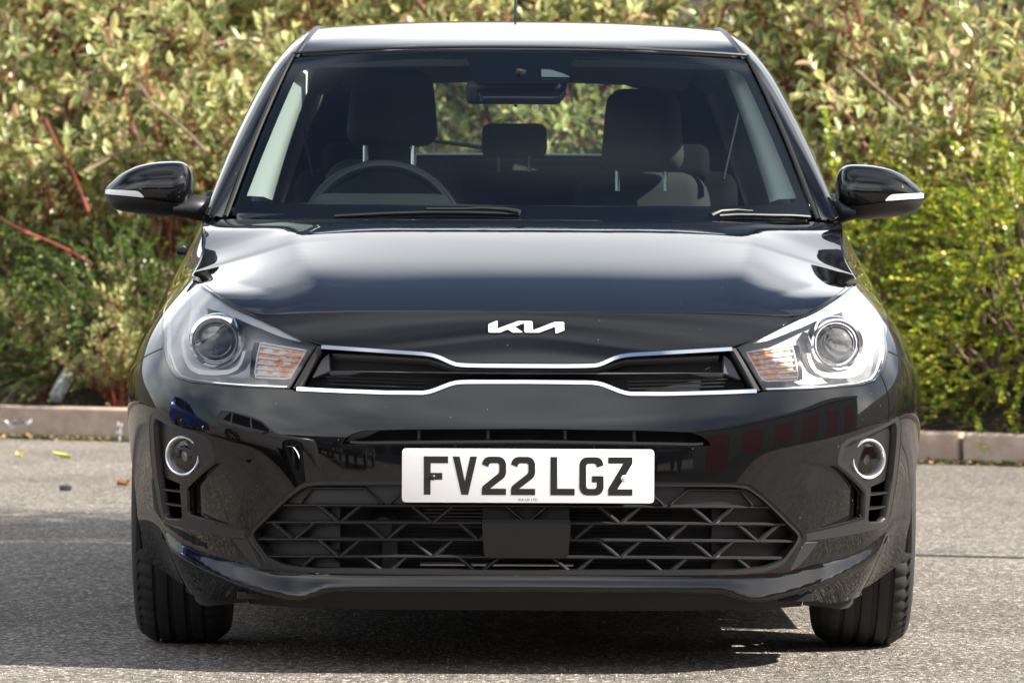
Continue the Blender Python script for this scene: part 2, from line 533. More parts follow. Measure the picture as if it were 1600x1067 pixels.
# windscreen, roof, pillars -------------------------------------------
PA = [(.690,1.36,.945),(.628,1.69,1.155),(.557,2.03,1.350),(.530,2.24,1.405),(.517,2.65,1.440),(.508,3.2,1.432),(.480,3.72,1.385)]
PB = [(.735,1.33,.955),(.683,1.68,1.13),(.604,2.06,1.33),(.577,2.27,1.383),(.563,2.6,1.412),(.550,3.2,1.402),(.520,3.78,1.352)]
PC = [(.746,1.50,.95),(.704,1.80,1.115),(.638,2.13,1.285),(.613,2.33,1.332),(.602,2.6,1.358),(.590,3.2,1.348),(.565,3.74,1.300)]
def curve3(P):
    t = np.linspace(0, 1, len(P)); fs = [Pchip([(a, p[k]) for a, p in zip(t, P)]) for k in range(3)]
    tb = np.stack([f(np.linspace(0, 1, 401)) for f in fs], 1)
    bl = _blur1(np.concatenate([2*tb[:1]-tb[30:0:-1], tb, 2*tb[-1:]-tb[-2:-32:-1]]), 9)[30:-30]
    return lambda s: np.stack([_cubic(bl[:, k], np.clip(np.asarray(s, float), 0, 1)*400) for k in range(3)], 1)
cA, cB, cC = curve3(PA), curve3(PB), curve3(PC)
T2 = 1/3.0                        # curve parameter at the roof's front corner
_gc = curve3([(0,1.10,.900),(0,1.32,1.017),(0,1.525,1.139),(0,1.74,1.264),(0,1.925,1.364)])
def G(a, t):
    """windscreen: a in metres across (half width about .62), t in metres up (0 to .85)"""
    a = np.asarray(a, float)/.62; t = np.clip(np.asarray(t, float)/.85, 0, 1)
    c = _gc(t); e = cA(t*T2)
    q = np.abs(a)**2.2
    return np.stack([a*e[:, 0], c[:, 1] + (e[:, 1]-c[:, 1])*q, c[:, 2] + (e[:, 2]-c[:, 2])*q], 1)
def Goff(d):
    def f(a, t):
        p = G(a, t); n = np.cross(G(np.asarray(a)+1e-3, t) - G(np.asarray(a)-1e-3, t), G(a, np.clip(np.asarray(t)+1e-3, 0, .85)) - G(a, np.clip(np.asarray(t)-1e-3, 0, .85)))
        n /= np.linalg.norm(n, axis=1)[:, None]; n *= np.where(n[:, 1:2] > 0, -1, 1)
        return p - n*d
    return f
def gG(px, py): return (abs((px-815)/455*.62), (337-py)/260*.85)
_zr = curve3([(0,1.89,1.350),(0,2.04,1.388),(0,2.27,1.426),(0,2.6,1.458),(0,2.95,1.464),(0,3.35,1.450),(0,3.80,1.402)])
_ry = _zr(np.linspace(0, 1, 300)); _ra = cA(np.linspace(T2*.9, 1, 300))
def R(x, y):
    x = np.asarray(x, float); y = np.asarray(y, float)
    zc = np.interp(y, _ry[:, 1], _ry[:, 2]); xe = np.interp(y, _ra[:, 1], _ra[:, 0]); ze = np.interp(y, _ra[:, 1], _ra[:, 2])
    return np.stack([x, y, zc - (zc - ze)*np.abs(x/xe)**2.6], 1)
def C(y, z):
    """cabin side: glass and door frames above the belt"""
    y = np.asarray(y, float); z = np.asarray(z, float)
    x = Pchip([(.90,.762),(.95,.748),(1.02,.726),(1.13,.688),(1.25,.642),(1.32,.612),(1.38,.58)])(z)
    return np.stack([x + .012*sstep(1.4, 2.3, y) - .05*sstep(2.9, 3.9, y), y, z + 0*y], 1)
def loft(*curves):
    """surface through curves given as f(s); second coordinate 0..1 runs across them"""
    n = len(curves)
    def f(s, t):
        s = np.asarray(s, float); t = np.clip(np.asarray(t, float), -.02, 1.02)
        cs = [c(s) for c in curves]
        if n == 2: return cs[0] + (cs[1]-cs[0])*t[:, None]
        a = 2*(t-.5)*(t-1); b = -4*t*(t-1); c = 2*t*(t-.5)
        return cs[0]*a[:, None] + cs[1]*b[:, None] + cs[2]*c[:, None]
    return f
# ------------------------------------------------------------------ materials
MATS = {}
def mat(name, col=(.5,.5,.5), rough=.5, metal=0.0, ior=1.5, coat=0.0, spec=None, bump=None, trans=0.0, sheen=0.0, var=None):
    m = bpy.data.materials.new(name); m.use_nodes = True
    nt = m.node_tree; b = nt.nodes['Principled BSDF']
    b.inputs['Base Color'].default_value = (*col, 1)
    b.inputs['Roughness'].default_value = rough
    b.inputs['Metallic'].default_value = metal
    b.inputs['IOR'].default_value = ior
    b.inputs['Coat Weight'].default_value = coat
    b.inputs['Coat Roughness'].default_value = .01
    if spec is not None: b.inputs['Specular IOR Level'].default_value = spec
    if trans: b.inputs['Transmission Weight'].default_value = trans
    if sheen: b.inputs['Sheen Weight'].default_value = sheen
    tc = None
    if bump or var:
        tc = nt.nodes.new('ShaderNodeTexCoord')
    if var:                       # (scale, second colour, lo, hi)
        n = nt.nodes.new('ShaderNodeTexNoise'); n.inputs['Scale'].default_value = var[0]; n.inputs['Detail'].default_value = 5
        r = nt.nodes.new('ShaderNodeMapRange'); r.inputs['From Min'].default_value = var[2]; r.inputs['From Max'].default_value = var[3]
        x = nt.nodes.new('ShaderNodeMix'); x.data_type = 'RGBA'
        x.inputs['A'].default_value = (*col, 1); x.inputs['B'].default_value = (*var[1], 1)
        nt.links.new(tc.outputs['Object'], n.inputs['Vector']); nt.links.new(n.outputs['Fac'], r.inputs['Value'])
        nt.links.new(r.outputs['Result'], x.inputs['Factor']); nt.links.new(x.outputs['Result'], b.inputs['Base Color'])
    if bump:                      # (scale, strength, distance)
        n = nt.nodes.new('ShaderNodeTexNoise'); n.inputs['Scale'].default_value = bump[0]; n.inputs['Detail'].default_value = 6
        k = nt.nodes.new('ShaderNodeBump'); k.inputs['Strength'].default_value = bump[1]; k.inputs['Distance'].default_value = bump[2]
        nt.links.new(tc.outputs['Object'], n.inputs['Vector']); nt.links.new(n.outputs['Fac'], k.inputs['Height'])
        nt.links.new(k.outputs['Normal'], b.inputs['Normal'])
    MATS[name] = m
    return m

def dusty(name, col, rough, coat, dust=(.42,.40,.36)):
    """dark paint or plastic carrying fine specks of road dust"""
    m = mat(name, col, rough, coat=coat)
    nt = m.node_tree; b = nt.nodes['Principled BSDF']
    tc = nt.nodes.new('ShaderNodeTexCoord')
    acc = None
    for sc_, th in ((52.0, .045),):
        v = nt.nodes.new('ShaderNodeTexVoronoi'); v.inputs['Scale'].default_value = sc_
        v.inputs['Randomness'].default_value = 1.0
        lt = nt.nodes.new('ShaderNodeMath'); lt.operation = 'LESS_THAN'; lt.inputs[1].default_value = th
        sep = nt.nodes.new('ShaderNodeSeparateColor')
        gt = nt.nodes.new('ShaderNodeMath'); gt.operation = 'GREATER_THAN'; gt.inputs[1].default_value = .72
        mu = nt.nodes.new('ShaderNodeMath'); mu.operation = 'MULTIPLY'
        nt.links.new(tc.outputs['Object'], v.inputs['Vector'])
        nt.links.new(v.outputs['Distance'], lt.inputs[0]); nt.links.new(v.outputs['Color'], sep.inputs['Color'])
        nt.links.new(sep.outputs['Red'], gt.inputs[0]); nt.links.new(lt.outputs[0], mu.inputs[0]); nt.links.new(gt.outputs[0], mu.inputs[1])
        if acc is None: acc = mu
        else:
            a = nt.nodes.new('ShaderNodeMath'); a.operation = 'MAXIMUM'
            nt.links.new(acc.outputs[0], a.inputs[0]); nt.links.new(mu.outputs[0], a.inputs[1]); acc = a
    x = nt.nodes.new('ShaderNodeMix'); x.data_type = 'RGBA'
    x.inputs['A'].default_value = (*col, 1); x.inputs['B'].default_value = (*dust, 1)
    sc2 = nt.nodes.new('ShaderNodeMath'); sc2.operation = 'MULTIPLY'; sc2.inputs[1].default_value = .55
    nt.links.new(acc.outputs[0], sc2.inputs[0]); nt.links.new(sc2.outputs[0], x.inputs['Factor'])
    nt.links.new(x.outputs['Result'], b.inputs['Base Color'])
    return m

def thin_glass(name, tint, refl_ior=1.5, rough=0.0, gain=1.0):
    m = bpy.data.materials.new(name); m.use_nodes = True
    nt = m.node_tree; nt.nodes.clear()
    o = nt.nodes.new('ShaderNodeOutputMaterial'); t = nt.nodes.new('ShaderNodeBsdfTransparent'); g = nt.nodes.new('ShaderNodeBsdfGlossy')
    f = nt.nodes.new('ShaderNodeFresnel'); f.inputs['IOR'].default_value = refl_ior
    mu = nt.nodes.new('ShaderNodeMath'); mu.operation = 'MULTIPLY'; mu.inputs[1].default_value = gain; mu.use_clamp = True
    mx = nt.nodes.new('ShaderNodeMixShader')
    t.inputs['Color'].default_value = (*tint, 1); g.inputs['Roughness'].default_value = rough; g.inputs['Color'].default_value = (1, 1, 1, 1)
    nt.links.new(f.outputs['Fac'], mu.inputs[0]); nt.links.new(mu.outputs[0], mx.inputs['Fac'])
    nt.links.new(t.outputs['BSDF'], mx.inputs[1]); nt.links.new(g.outputs['BSDF'], mx.inputs[2])
    nt.links.new(mx.outputs['Shader'], o.inputs['Surface'])
    MATS[name] = m
    return m

PAINT = dusty('black_paint', (.0035,.0036,.0042), .015, 0.0)
SATIN = dusty('satin_black_plastic', (.014,.0143,.0155), .42, 0.0, (.2,.19,.18))
GRAIN = mat('grained_black_plastic', (.0105,.0105,.0115), .40, bump=(700, .25, .0006))
GLOSSB = mat('gloss_black_plastic', (.006,.006,.007), .06)
FOGRING = mat('fog_ring_metal', (.82,.83,.84), .28, metal=.9)
DARK = mat('dark_void', (.004,.004,.004), .8)
CHROME = mat('chrome', (.86,.87,.88), .06, metal=1.0)
SATCHROME = mat('satin_chrome', (.74,.75,.77), .14, metal=1.0)
RUBBER = mat('tyre_rubber', (.017,.017,.0175), .72, bump=(140, .25, .001), var=(9, (.032,.030,.028), .45, .7))
SEAL = mat('rubber_seal', (.010,.010,.011), .5)
ALLOY = mat('alloy_wheel', (.42,.43,.45), .28, metal=.9)
GLASS = thin_glass('windscreen_glass', (.82,.92,.88), 1.45, 0, .80)
TINT = thin_glass('tinted_glass', (.24,.27,.26), 1.5, 0, 1.6)
LENS = thin_glass('clear_lens', (.97,.975,.98), 1.52, 0, 1.4)
FRIT = mat('black_glass_border', (.0035,.0035,.004), .03)
REFLECTOR = mat('lamp_reflector', (.88,.89,.91), .10, metal=1.0)
BROW = mat('lamp_sky_white', (.95,.955,.965), .2)  # white base colour stands in for bright sky mirrored in the chrome bezel
LAMPGREY = mat('lamp_bezel_grey', (.46,.47,.49), .25, metal=.2)
DRLW = mat('light_guide_white', (.90,.905,.92), .18)
AMBER = mat('amber_lamp', (.80,.24,.045), .25, var=(60, (.85,.80,.74), .42, .62))
CLEARP = mat('clear_ribs', (.86,.84,.82), .12)
PROJ = mat('projector_lens', (.10,.10,.105), .03, coat=1.0)
PLATEW = mat('plate_white', (.94,.94,.94), .22, var=(7, (.88,.875,.86), .5, .75))
PLATEK = mat('plate_black', (.008,.008,.008), .4)
BADGE = mat('badge_white_metal', (.86,.86,.86), .18, metal=.35)
FABRIC = mat('seat_fabric', (.009,.0095,.0105), .9, bump=(350, .4, .001))
SEATG = mat('seat_side_grey', (.022,.023,.025), .8)
DASH = mat('dash_plastic', (.030,.033,.034), .75, bump=(500, .2, .0005))
LINER = mat('headliner_grey', (.72,.74,.73), .9)
PILLAR = mat('pillar_trim_grey', (.80,.82,.80), .8)
STEEL = mat('steel_post', (.75,.76,.78), .18, metal=1.0)
UNDER = mat('underbody', (.008,.008,.008), .8)
RIBM = mat('grille_rib_plastic', (.022,.022,.024), .26)
BLANK = mat('blanking_plastic', (.0055,.0055,.006), .55, bump=(300, .3, .0006))
RAD = mat('radiator_black', (.012,.012,.012), .5, metal=.5)
LAMPR = mat('rear_lamp_red', (.35,.01,.01), .1)
# ------------------------------------------------------------------ the car
CAR = empty('parked_car')
tag(CAR, 'black hatchback facing the camera with white number plate', 'car')

def offset_poly(poly, d):
    """move a polygon's outline inwards by d"""
    p = np.array(poly, float); s = 1 if area2(p) > 0 else -1
    a = p - np.roll(p, 1, 0); b = np.roll(p, -1, 0) - p
    na = np.stack([-a[:, 1], a[:, 0]], 1) * s; nb = np.stack([-b[:, 1], b[:, 0]], 1) * s
    na /= np.maximum(np.hypot(*na.T), 1e-9)[:, None]; nb /= np.maximum(np.hypot(*nb.T), 1e-9)[:, None]
    m = na + nb; l = np.sum(m*m, 1)
    return p + m * (2*d/np.maximum(l, .6))[:, None] * (l/ np.maximum(l, 1e-9))[:, None]
def mir(path):
    """half outline from the centre line round to the centre line -> whole symmetric outline"""
    return [tuple(p) for p in path] + [(-p[0], p[1]) for p in reversed(path)]
def sS(pts): return [tuple(q) for q in solve(S, pts, gS)]

# --- outlines on the body
HL_OUT = sS([(261,472),(256,494.5),(256,526),(257,557),(265,578),(276.5,591),(301,598),(380,605),(454,608),(497,539)])
HL_TOP = [tuple(q) for q in EDGE_L]
HL_TOP_IN = sS([(497,539),(470,526),(440,511.5),(418,500.5)])
HEAD = HL_TOP_IN + HL_TOP + [(EDGE_L[-1][0]+.035, EDGE_L[-1][1]-.012), (EDGE_L[-1][0]+.045, EDGE_L[-1][1]-.032)] + HL_OUT[:-1]
AC, AR = .845, .352               # wheel arch centre (y) and radius, centre height .31
arch = []
for k in range(0, 15):
    a = math.pi - math.asin((.60-.31)/AR) * k/14 + math.asin((.31-.150)/AR)*(1-k/14)
    arch.append((u_at_y(AC + AR*math.cos(a)), .31 + AR*math.sin(a)))
GR_LOW = sS([(462,610.5),(480,611.5),(560,614.8),(637,617),(664,617),(676,614.5),(690,609.5),(705,603),(716,600.5),(728,600),(824.4,600)])
GR_TOP = sS([(505,537.5),(607.5,544.5),(660,548),(676,550),(690,554.5),(703,561),(713,564.5),(724,566),(760,566.7),(824.4,567)])
GP = sS([(255.3,545)])
bump_half = [(u_, float(_zlo(u_)) - .005) for u_ in (0, .15, .30, .40, .44, .47, .50, .54, .58)] + [(.64,.150), (.70,.140), (.78,.142), (.90,.150), (1.0,.162)] + [a for a in arch if a[1] > .195] + GP
bump_half += [q for q in HL_OUT[3:-1]] + GR_LOW
SLOT = sS([(534,694),(541,684),(551,677.5),(568,672),(640,670),(824.4,669)]) + sS([(824.4,692),(700,693),(560,695)])
slot_full = mir(sS([(824.4,669),(640,670),(568,672),(551,677.5),(541,684),(534,694),(560,695),(700,693),(824.4,692)]))
LG = sS([(824.4,749),(501,750),(475,753),(452,769),(412,807),(393,826),(390,834),(397,849),(417,876),(446,889),(495,894.5),(824.4,898)])
lg_full = mir(LG)
FOG = sS([(240.6,644.4),(319,679.5),(331,690),(336.5,712.5),(335.5,721),(290,762),(292,805),(368.5,825),(385,828),(384,840.5),(364,838),(265,819),(254,811),(249,795),(240.6,745.5),(234.5,663),(235.8,649.6)])
FACET = sS([(338.5,723),(399,716),(392,735),(383,770),(371,822),(295,803),(293,764)])
PLUG = [(q[0] + .0215*math.cos(a), q[1] + .0215*math.sin(a)) for q in sS([(522,732)]) for a in np.linspace(0, 2*math.pi, 28, endpoint=False)]
neg = lambda poly: [(-a, b) for a, b in poly]
panel('front_bumper', CAR, PAINT, S, mir(bump_half),
      [slot_full, lg_full, FOG, neg(FOG), FACET, neg(FACET), neg(PLUG)], h=.0095, he=.008, flange=.012)
dam = [(u_, float(_zlo(u_)) - .003) for u_ in (0, .15, .30, .40, .44, .47, .50, .54, .58)] + [(.64,.152), (.64,.135), (.30,.132), (0,.132)]
panel('air_dam', CAR, UNDER, Soff(.032), mir(dam), h=.012, flange=.02)
panel('tow_eye_cover', CAR, PAINT, S, neg(offset_poly(PLUG, .0012)), h=.012, flange=.003)
# recessed facet beside the fog lamp
_fa, _fb = np.array(FACET[1]), np.array(FACET[4])
_fn = np.array([_fb[1]-_fa[1], -(_fb[0]-_fa[0])]); _fn /= np.hypot(*_fn)
if (np.array(FACET[0]) - _fa) @ _fn < 0: _fn = -_fn
def Sfacet(u, z):
    d = np.maximum((np.abs(u)-_fa[0])*_fn[0] + (z-_fa[1])*_fn[1], 0)
    return S(u, z, .002 + .10*d)
panel('bumper_facet', CAR, PAINT, Sfacet, offset_poly(FACET, -.002), h=.012, flange=.004, sides=(1, -1))
# nose between bonnet and grille
nose = [tuple(q) for q in EDGE_F] + list(reversed(HL_TOP_IN[1:])) + [sS([(500.5,536.5)])[0]] + GR_TOP
nose = [(max(q[0], 0), q[1] - (.003 if i < len(EDGE_F) else 0)) for i, q in enumerate(nose)]
panel('nose_panel', CAR, PAINT, S, mir(nose), h=.016, he=.009, flange=.012)
# bonnet
hood_front = [(f3[i, 0] if i else 0.0, f3[i, 1] + .0065) for i in range(len(f3)-1)]
hood_side = [(p[0] - .0045, p[1] + .001) for p in BOUND[1:]]
hood_rear = [(.70, 1.335), (.60, 1.26), (.45, 1.17), (.25, 1.10), (0.0, 1.075)]
hood_half = hood_front + [(f3[-1, 0]-.005, f3[-1, 1]+.0085)] + hood_side + hood_rear
panel('bonnet', CAR, PAINT, H, mir(hood_half), h=.022, he=.012, flange=.012)
# front wing
wing = [(GAP[i][0]+.002, GAP[i][1]-.0015) for i in range(len(GAP))] + [(u_at_y(1.40), .945), (u_at_y(1.445), .945), (u_at_y(1.445), .26)]
arch2 = []
for k in range(0, 33):
    a = rad(-16) + (math.pi - math.asin((.603-.31)/AR) - rad(-16)) * k/32
    arch2.append((u_at_y(AC + AR*math.cos(a)), .31 + AR*math.sin(a)))
wing += [(arch2[0][0], .22)] + arch2 + [(GP[0][0]+.002, GP[0][1]+.0045)] + [HL_OUT[2], HL_OUT[1], HL_OUT[0]]
wing += [(EDGE_L[-1][0]+.048, EDGE_L[-1][1]-.033), (EDGE_L[-1][0]+.038, EDGE_L[-1][1]-.012)]
panel('front_wing', CAR, PAINT, S, wing, h=.02, he=.012, flange=.012, sides=(1, -1))

# --- doors, quarters, tail
def belt(y): return .945 + .015*np.clip((y-1.4)/2, 0, 1)
def side_panel(name, y0, y1, cut=None, zb=.26):
    o = [(u_at_y(y), float(belt(y))) for y in np.linspace(y0, y1, 8)]
    low = [(u_at_y(y1), zb), (u_at_y(y0), zb)]
    if cut: low = cut
    return panel(name, CAR, PAINT, S, o + low, h=.035, he=.02, flange=.01, sides=(1, -1))
RC = 3.425
def rarch(a0, a1, n=18): return [(u_at_y(RC + AR*math.cos(a)), .31 + AR*math.sin(a)) for a in np.linspace(a0, a1, n)]
doors = side_panel('front_door', 1.45, 2.50)
aq = math.acos((3.345-RC)/AR)
rdoors = side_panel('rear_door', 2.505, 3.345, cut=[(u_at_y(3.345), .31+AR*math.sin(aq)+.004)] + rarch(aq, math.pi-.15) + [(u_at_y(RC-AR*.99), .26), (u_at_y(2.505), .26)])
side_panel('rear_quarter', 3.35, 3.80, cut=[(u_at_y(3.80), .24)] + rarch(-.2, math.acos((3.35-RC)/AR)))
sill = [(u_at_y(1.20), .25), (u_at_y(3.05), .25), (u_at_y(3.06), .17), (u_at_y(1.215), .17)]
panel('sill', CAR, SATIN, S, sill, h=.04, flange=.02, sides=(1, -1))
UC = UMAX - .004
panel('rear_bumper', CAR, PAINT, S, [(u_at_y(3.805), .24), (u_at_y(3.805), .62), (UC, .62), (UC, .20)], h=.04, flange=.01, sides=(1, -1))
panel('tailgate', CAR, PAINT, S, [(u_at_y(3.805), .625), (u_at_y(3.805), .96), (UC, .97), (UC, .625)], h=.04, flange=.01, sides=(1, -1))
for s in (1, -1):
    for (y, o) in ((2.36, doors), (3.20, rdoors)):
        b = S(np.array([u_at_y(y)]), np.array([.86]))[0]
        MB().tube([(s*(b[0]-.005), y-.10, .86), (s*(b[0]+.030), y-.085, .862), (s*(b[0]+.032), y+.085, .865), (s*(b[0]-.005), y+.10, .866)], .011, 8).build('door_handle', PAINT, o[0 if s > 0 else 1])

# --- cabin: pillars, roof, glass
pil = loft(cA, cB, cC)
panel('cantrail', CAR, PAINT, lambda s, t: pil(s/2.6, t/.1), [(0, 0), (2.6, 0), (2.6, .1), (0, .1)], h=.03, he=.02, flange=.008, sides=(1, -1), center=np.array([0, 2.2, 1.0]))
roof_half = [(0, 1.936)] + [(x, float(1.936 + (2.035-1.936)*(x/.55)**2.2)) for x in (.15, .3, .42, .5, .538)] + \
            [(float(cA(np.array([s]))[0, 0]) - .012, float(cA(np.array([s]))[0, 1])) for s in np.linspace(T2+.03, .98, 14)] + [(.30, 3.775), (0, 3.79)]
panel('roof', CAR, PAINT, R, mir(roof_half), h=.04, he=.03, flange=.012, center=np.array([0, 2.7, .6]))
for s in (1, -1):                 # black ditch moulding between roof and cantrail
    m = cA(np.linspace(T2-.01, .99, 40))
    MB().tube([(s*(p[0]-.005), p[1], p[2]-.001) for p in m], .0085, 6, squash=.8).build('roof_moulding', SATIN, CAR)
    m = cA(np.linspace(0, T2, 30))
    MB().tube([(s*(p[0]+.002), p[1]-.004, p[2]+.003) for p in m], .0055, 6).build('windscreen_seal', SEAL, CAR)
glass_half = [(0, .02), (.3, .015), (.612, .02), (.612, .838), (.3, .838), (0, .838)]
WS = panel('windscreen', CAR, GLASS, G, mir(glass_half), h=.03, flange=0, center=np.array([0, 2.5, .8]))[0]
CLEAR = [tuple(q) for q in solve(G, [(824.5,318.5),(600,317),(394,312),(387,309),(384.5,303),(387,296),(421,210),(455,130),(461,117),(470,109),(483,104),(540,96.5),(640,90.5),(718,87.5),(727,89),(731,94),(741,119),(746,124.5),(754,126),(824.5,126.5)], gG)]
panel('windscreen_border', WS, FRIT, Goff(.004), mir([(0, .021), (.3, .016), (.611, .021), (.611, .837), (.3, .837), (0, .837)]), [mir(CLEAR)], h=.03, he=.012, flange=.001, center=np.array([0, 2.5, .8]))
panel('camera_cover', WS, GLOSSB, Goff(.03), [tuple(q) for q in mir(solve(G, [(824.5,90),(735,90),(744,123),(752,133),(824.5,133)], gG))], h=.03, flange=.02, center=np.array([0, 2.5, .8]))
cw = solve(G, [(780.5,118.5),(736,118.5),(748,113),(766,107.5),(780.5,107)], gG)      # little window of the driving camera (picture right)
panel('camera_window', WS, mat('camera_window_grey', (.20,.225,.23), .4), Goff(.0015), [(a, b) for a, b in cw], h=.02, flange=.001, center=np.array([0, 2.5, .8]), sides=(1,))
header = [G(np.array([a]), np.array([.845]))[0] + np.array([0, -.002, .006]) for a in np.linspace(-.62, .62, 31)]
MB().tube(header, .004, 6).build('header_seal', SEAL, CAR)
cow = [(x, y) for x, y in ((0, 1.03), (.4, 1.09), (.69, 1.25), (.72, 1.36), (.60, 1.36), (.3, 1.26), (0, 1.22))]
panel('cowl', CAR, SATIN, lambda x, y: np.stack([x, y, .905 + 0*x + .02*sstep(.3, .7, np.abs(x))], 1), mir(cow), h=.05, flange=.01)
# cabin side frames and glass
WF = [(1.635,.972),(1.80,1.072),(1.96,1.170),(2.13,1.262),(2.23,1.298),(2.33,1.316),(2.46,1.326),(2.47,.972)]
WR = [(2.54,.972),(2.54,1.328),(2.80,1.328),(3.05,1.315),(3.22,1.285),(3.33,1.22),(3.38,1.08),(3.36,.985)]
top = cC(np.linspace(0, 1, 26))
frame = [(float(p[1]), float(p[2])+.004) for p in top] + [(3.86,1.10), (3.90,.955), (2.6,.945), (1.445,.94)]
panel('door_frame', CAR, GLOSSB, C, frame, [WF, WR], h=.05, he=.025, flange=.012, sides=(1, -1), center=np.array([0, 2.5, .9]))
panel('door_glass', CAR, GLASS, lambda y, z: C(y, z) - np.array([.006, 0, 0]), offset_poly(WF, -.004), h=.06, flange=0, sides=(1, -1), center=np.array([0, 2.5, .9]))
panel('rear_door_glass', CAR, TINT, lambda y, z: C(y, z) - np.array([.006, 0, 0]), offset_poly(WR, -.004), h=.06, flange=0, sides=(1, -1), center=np.array([0, 2.5, .9]))
for s in (1, -1):
    MB().tube([(s*(C(np.array([y]), np.array([belt(y)+.012]))[0, 0]+.002), y, float(belt(y))+.012) for y in np.linspace(1.46, 3.85, 25)], .009, 6).build('belt_moulding', SEAL, CAR)
# tail end with rear window
def TG(a, t):
    a = np.asarray(a, float); t = np.asarray(t, float)
    hw = .545 + .16*t/.46
    return np.stack([a/.6*hw, 3.775 + .20*(t/.46) - .05*np.abs(a/.6)**2.5, 1.392 - .43*(t/.46) - .03*np.abs(a/.6)**3*(1-t/.46)], 1)
RWIN = mir([(0, .048), (.30, .050), (.37, .068), (.405, .11), (.40, .262), (.35, .274), (0, .274)])
panel('tailgate_frame', CAR, PAINT, TG, mir([(0, -.005), (.60, 0), (.60, .46), (0, .46)]), [RWIN], h=.06, he=.04, flange=.015, center=np.array([0, 2.5, .9]))
panel('rear_window', CAR, thin_glass('rear_glass', (.82,.88,.85), 1.45), TG, offset_poly(RWIN, -.003), h=.08, flange=0, center=np.array([0, 2.5, .9]))
rw = TG(np.array([-.40, -.25, -.08]), np.array([.262, .235, .262])) + np.array([0, .015, .004])
MB().tube([tuple(p) for p in rw], .007, 6).build('rear_wiper', SATIN, CAR)
MB().tube([(0, 3.60, 1.42), (0, 3.63, 1.50), (0, 3.72, 1.70)], [.012, .005, .003], 8).build('aerial', SATIN, CAR)
for s in (1, -1):
    p = S(np.array([u_at_y(3.86), u_at_y(3.96)]), np.array([.80, .80]))
    MB().tube([(s*p[0, 0], p[0, 1], .70), (s*p[0, 0], p[0, 1], .90)], .05, 10).build('rear_lamp', LAMPR, CAR)
# ------------------------------------------------------------------ grille, lamps, plate, badge
def strip(name, parent, mat_, path, w, F, d0, d1, sides=(1,), n=5):
    """raised moulding along a path of surface coordinates: half-round section of width w, standing from d0 out to d1"""
    path = np.array(path, float)
    # resample
    s = np.concatenate([[0], np.cumsum(np.hypot(*np.diff(path, axis=0).T))])
    k = max(8, int(s[-1]/.012)); ss = np.linspace(0, s[-1], k)
    P = np.stack([np.interp(ss, s, path[:, 0]), np.interp(ss, s, path[:, 1])], 1)
    t = np.gradient(P, axis=0); t /= np.hypot(*t.T)[:, None]
    nn = np.stack([-t[:, 1], t[:, 0]], 1)
    rows = []
    prof_ = [(-1, d0), (-1, d0 + (d1-d0)*.75), (-.72, d1), (.72, d1), (1, d0 + (d1-d0)*.75), (1, d0)]
    for a, d in prof_:
        q = P + nn*a*w/2
        rows.append(F(q[:, 0], q[:, 1], d))
    vs = np.concatenate(rows); m = len(prof_); fs = []
    for r in range(m-1):
        for i in range(k-1): fs.append((r*k+i, r*k+i+1, (r+1)*k+i+1, (r+1)*k+i))
    fs.append(tuple(r*k for r in range(m))); fs.append(tuple(r*k+k-1 for r in reversed(range(m))))
    out = []
    for sg in sides:
        b = MB().add([(sg*v[0], v[1], v[2]) for v in vs], fs)
        out.append(b.build(name, mat_, parent, sharp=40))
    return out

# upper grille -------------------------------------------------------
GRILLE = empty('upper_grille'); GRILLE.parent = CAR
up_c = sS([(504,541.5),(560,545.3),(607.5,548.5),(660,552),(676,554),(690,558.5),(703,565),(713,568.6),(724,570),(760,570.8),(824.4,571.2)])
lo_c = sS([(466,606.8),(520,609.5),(604.5,612.6),(664.5,613),(676,610.5),(686,606.5),(705,599.2),(716,596.6),(728,596),(824.4,596)])
strip('chrome_strip', GRILLE, CHROME, up_c + [(-a, b) for a, b in reversed(up_c[:-1])], .0100, S, .012, -.006)
strip('chrome_strip', GRILLE, CHROME, lo_c + [(-a, b) for a, b in reversed(lo_c[:-1])], .0105, S, .012, -.006)
panel('grille_back', GRILLE, DARK, Soff(.055), mir(sS([(824.4,560),(720,560),(672,545),(505,533),(470,600),(458,616),(664,622),(720,606),(824.4,606)])), h=.03, flange=.003)
_bz = Pchip([(0, .628), (.5, .628)])
blade_top = sS([(511,552),(607,557),(667,560.5),(690,567),(716,576),(824.4,578)])
blade_bot = sS([(824.4,584.5),(720,583.5),(512,579.5)])
def Sblade(u, z):
    return S(u, z, .040 - .55*(np.clip(.672 - z, 0, .08)))
panel('grille_blade', GRILLE, mat('grille_satin_grey', (.060,.061,.066), .36), Sblade, mir(blade_top + blade_bot), h=.014, flange=.02)
end = sS([(511,552),(512,579.5),(485,590),(500,562)])
panel('grille_end', GRILLE, MATS['grille_satin_grey'], Soff(.022), end, h=.014, flange=.02, sides=(1, -1))
edge = sS([(503,540),(497,541),(459,606),(466,607)])
panel('grille_edge', GRILLE, SATIN, Soff(.001), edge, h=.014, flange=.03, sides=(1, -1))
for row, py in enumerate((589, 594.5, 600.5)):          # small mesh low in the two wings of the grille
    q0, q1 = sS([(505+row*3, py+.5), (664, py+6)])
    for s in (1, -1):
        c = [S(np.array([u]), np.array([z]), .030+.004*(row % 2))[0] for u, z in zip(np.linspace(q0[0], q1[0], 9), np.linspace(q0[1], q1[1], 9))]
        MB().tube([(s*p[0], p[1], p[2]) for p in c], .0022, 5).build('mesh_bar', SATIN, GRILLE)
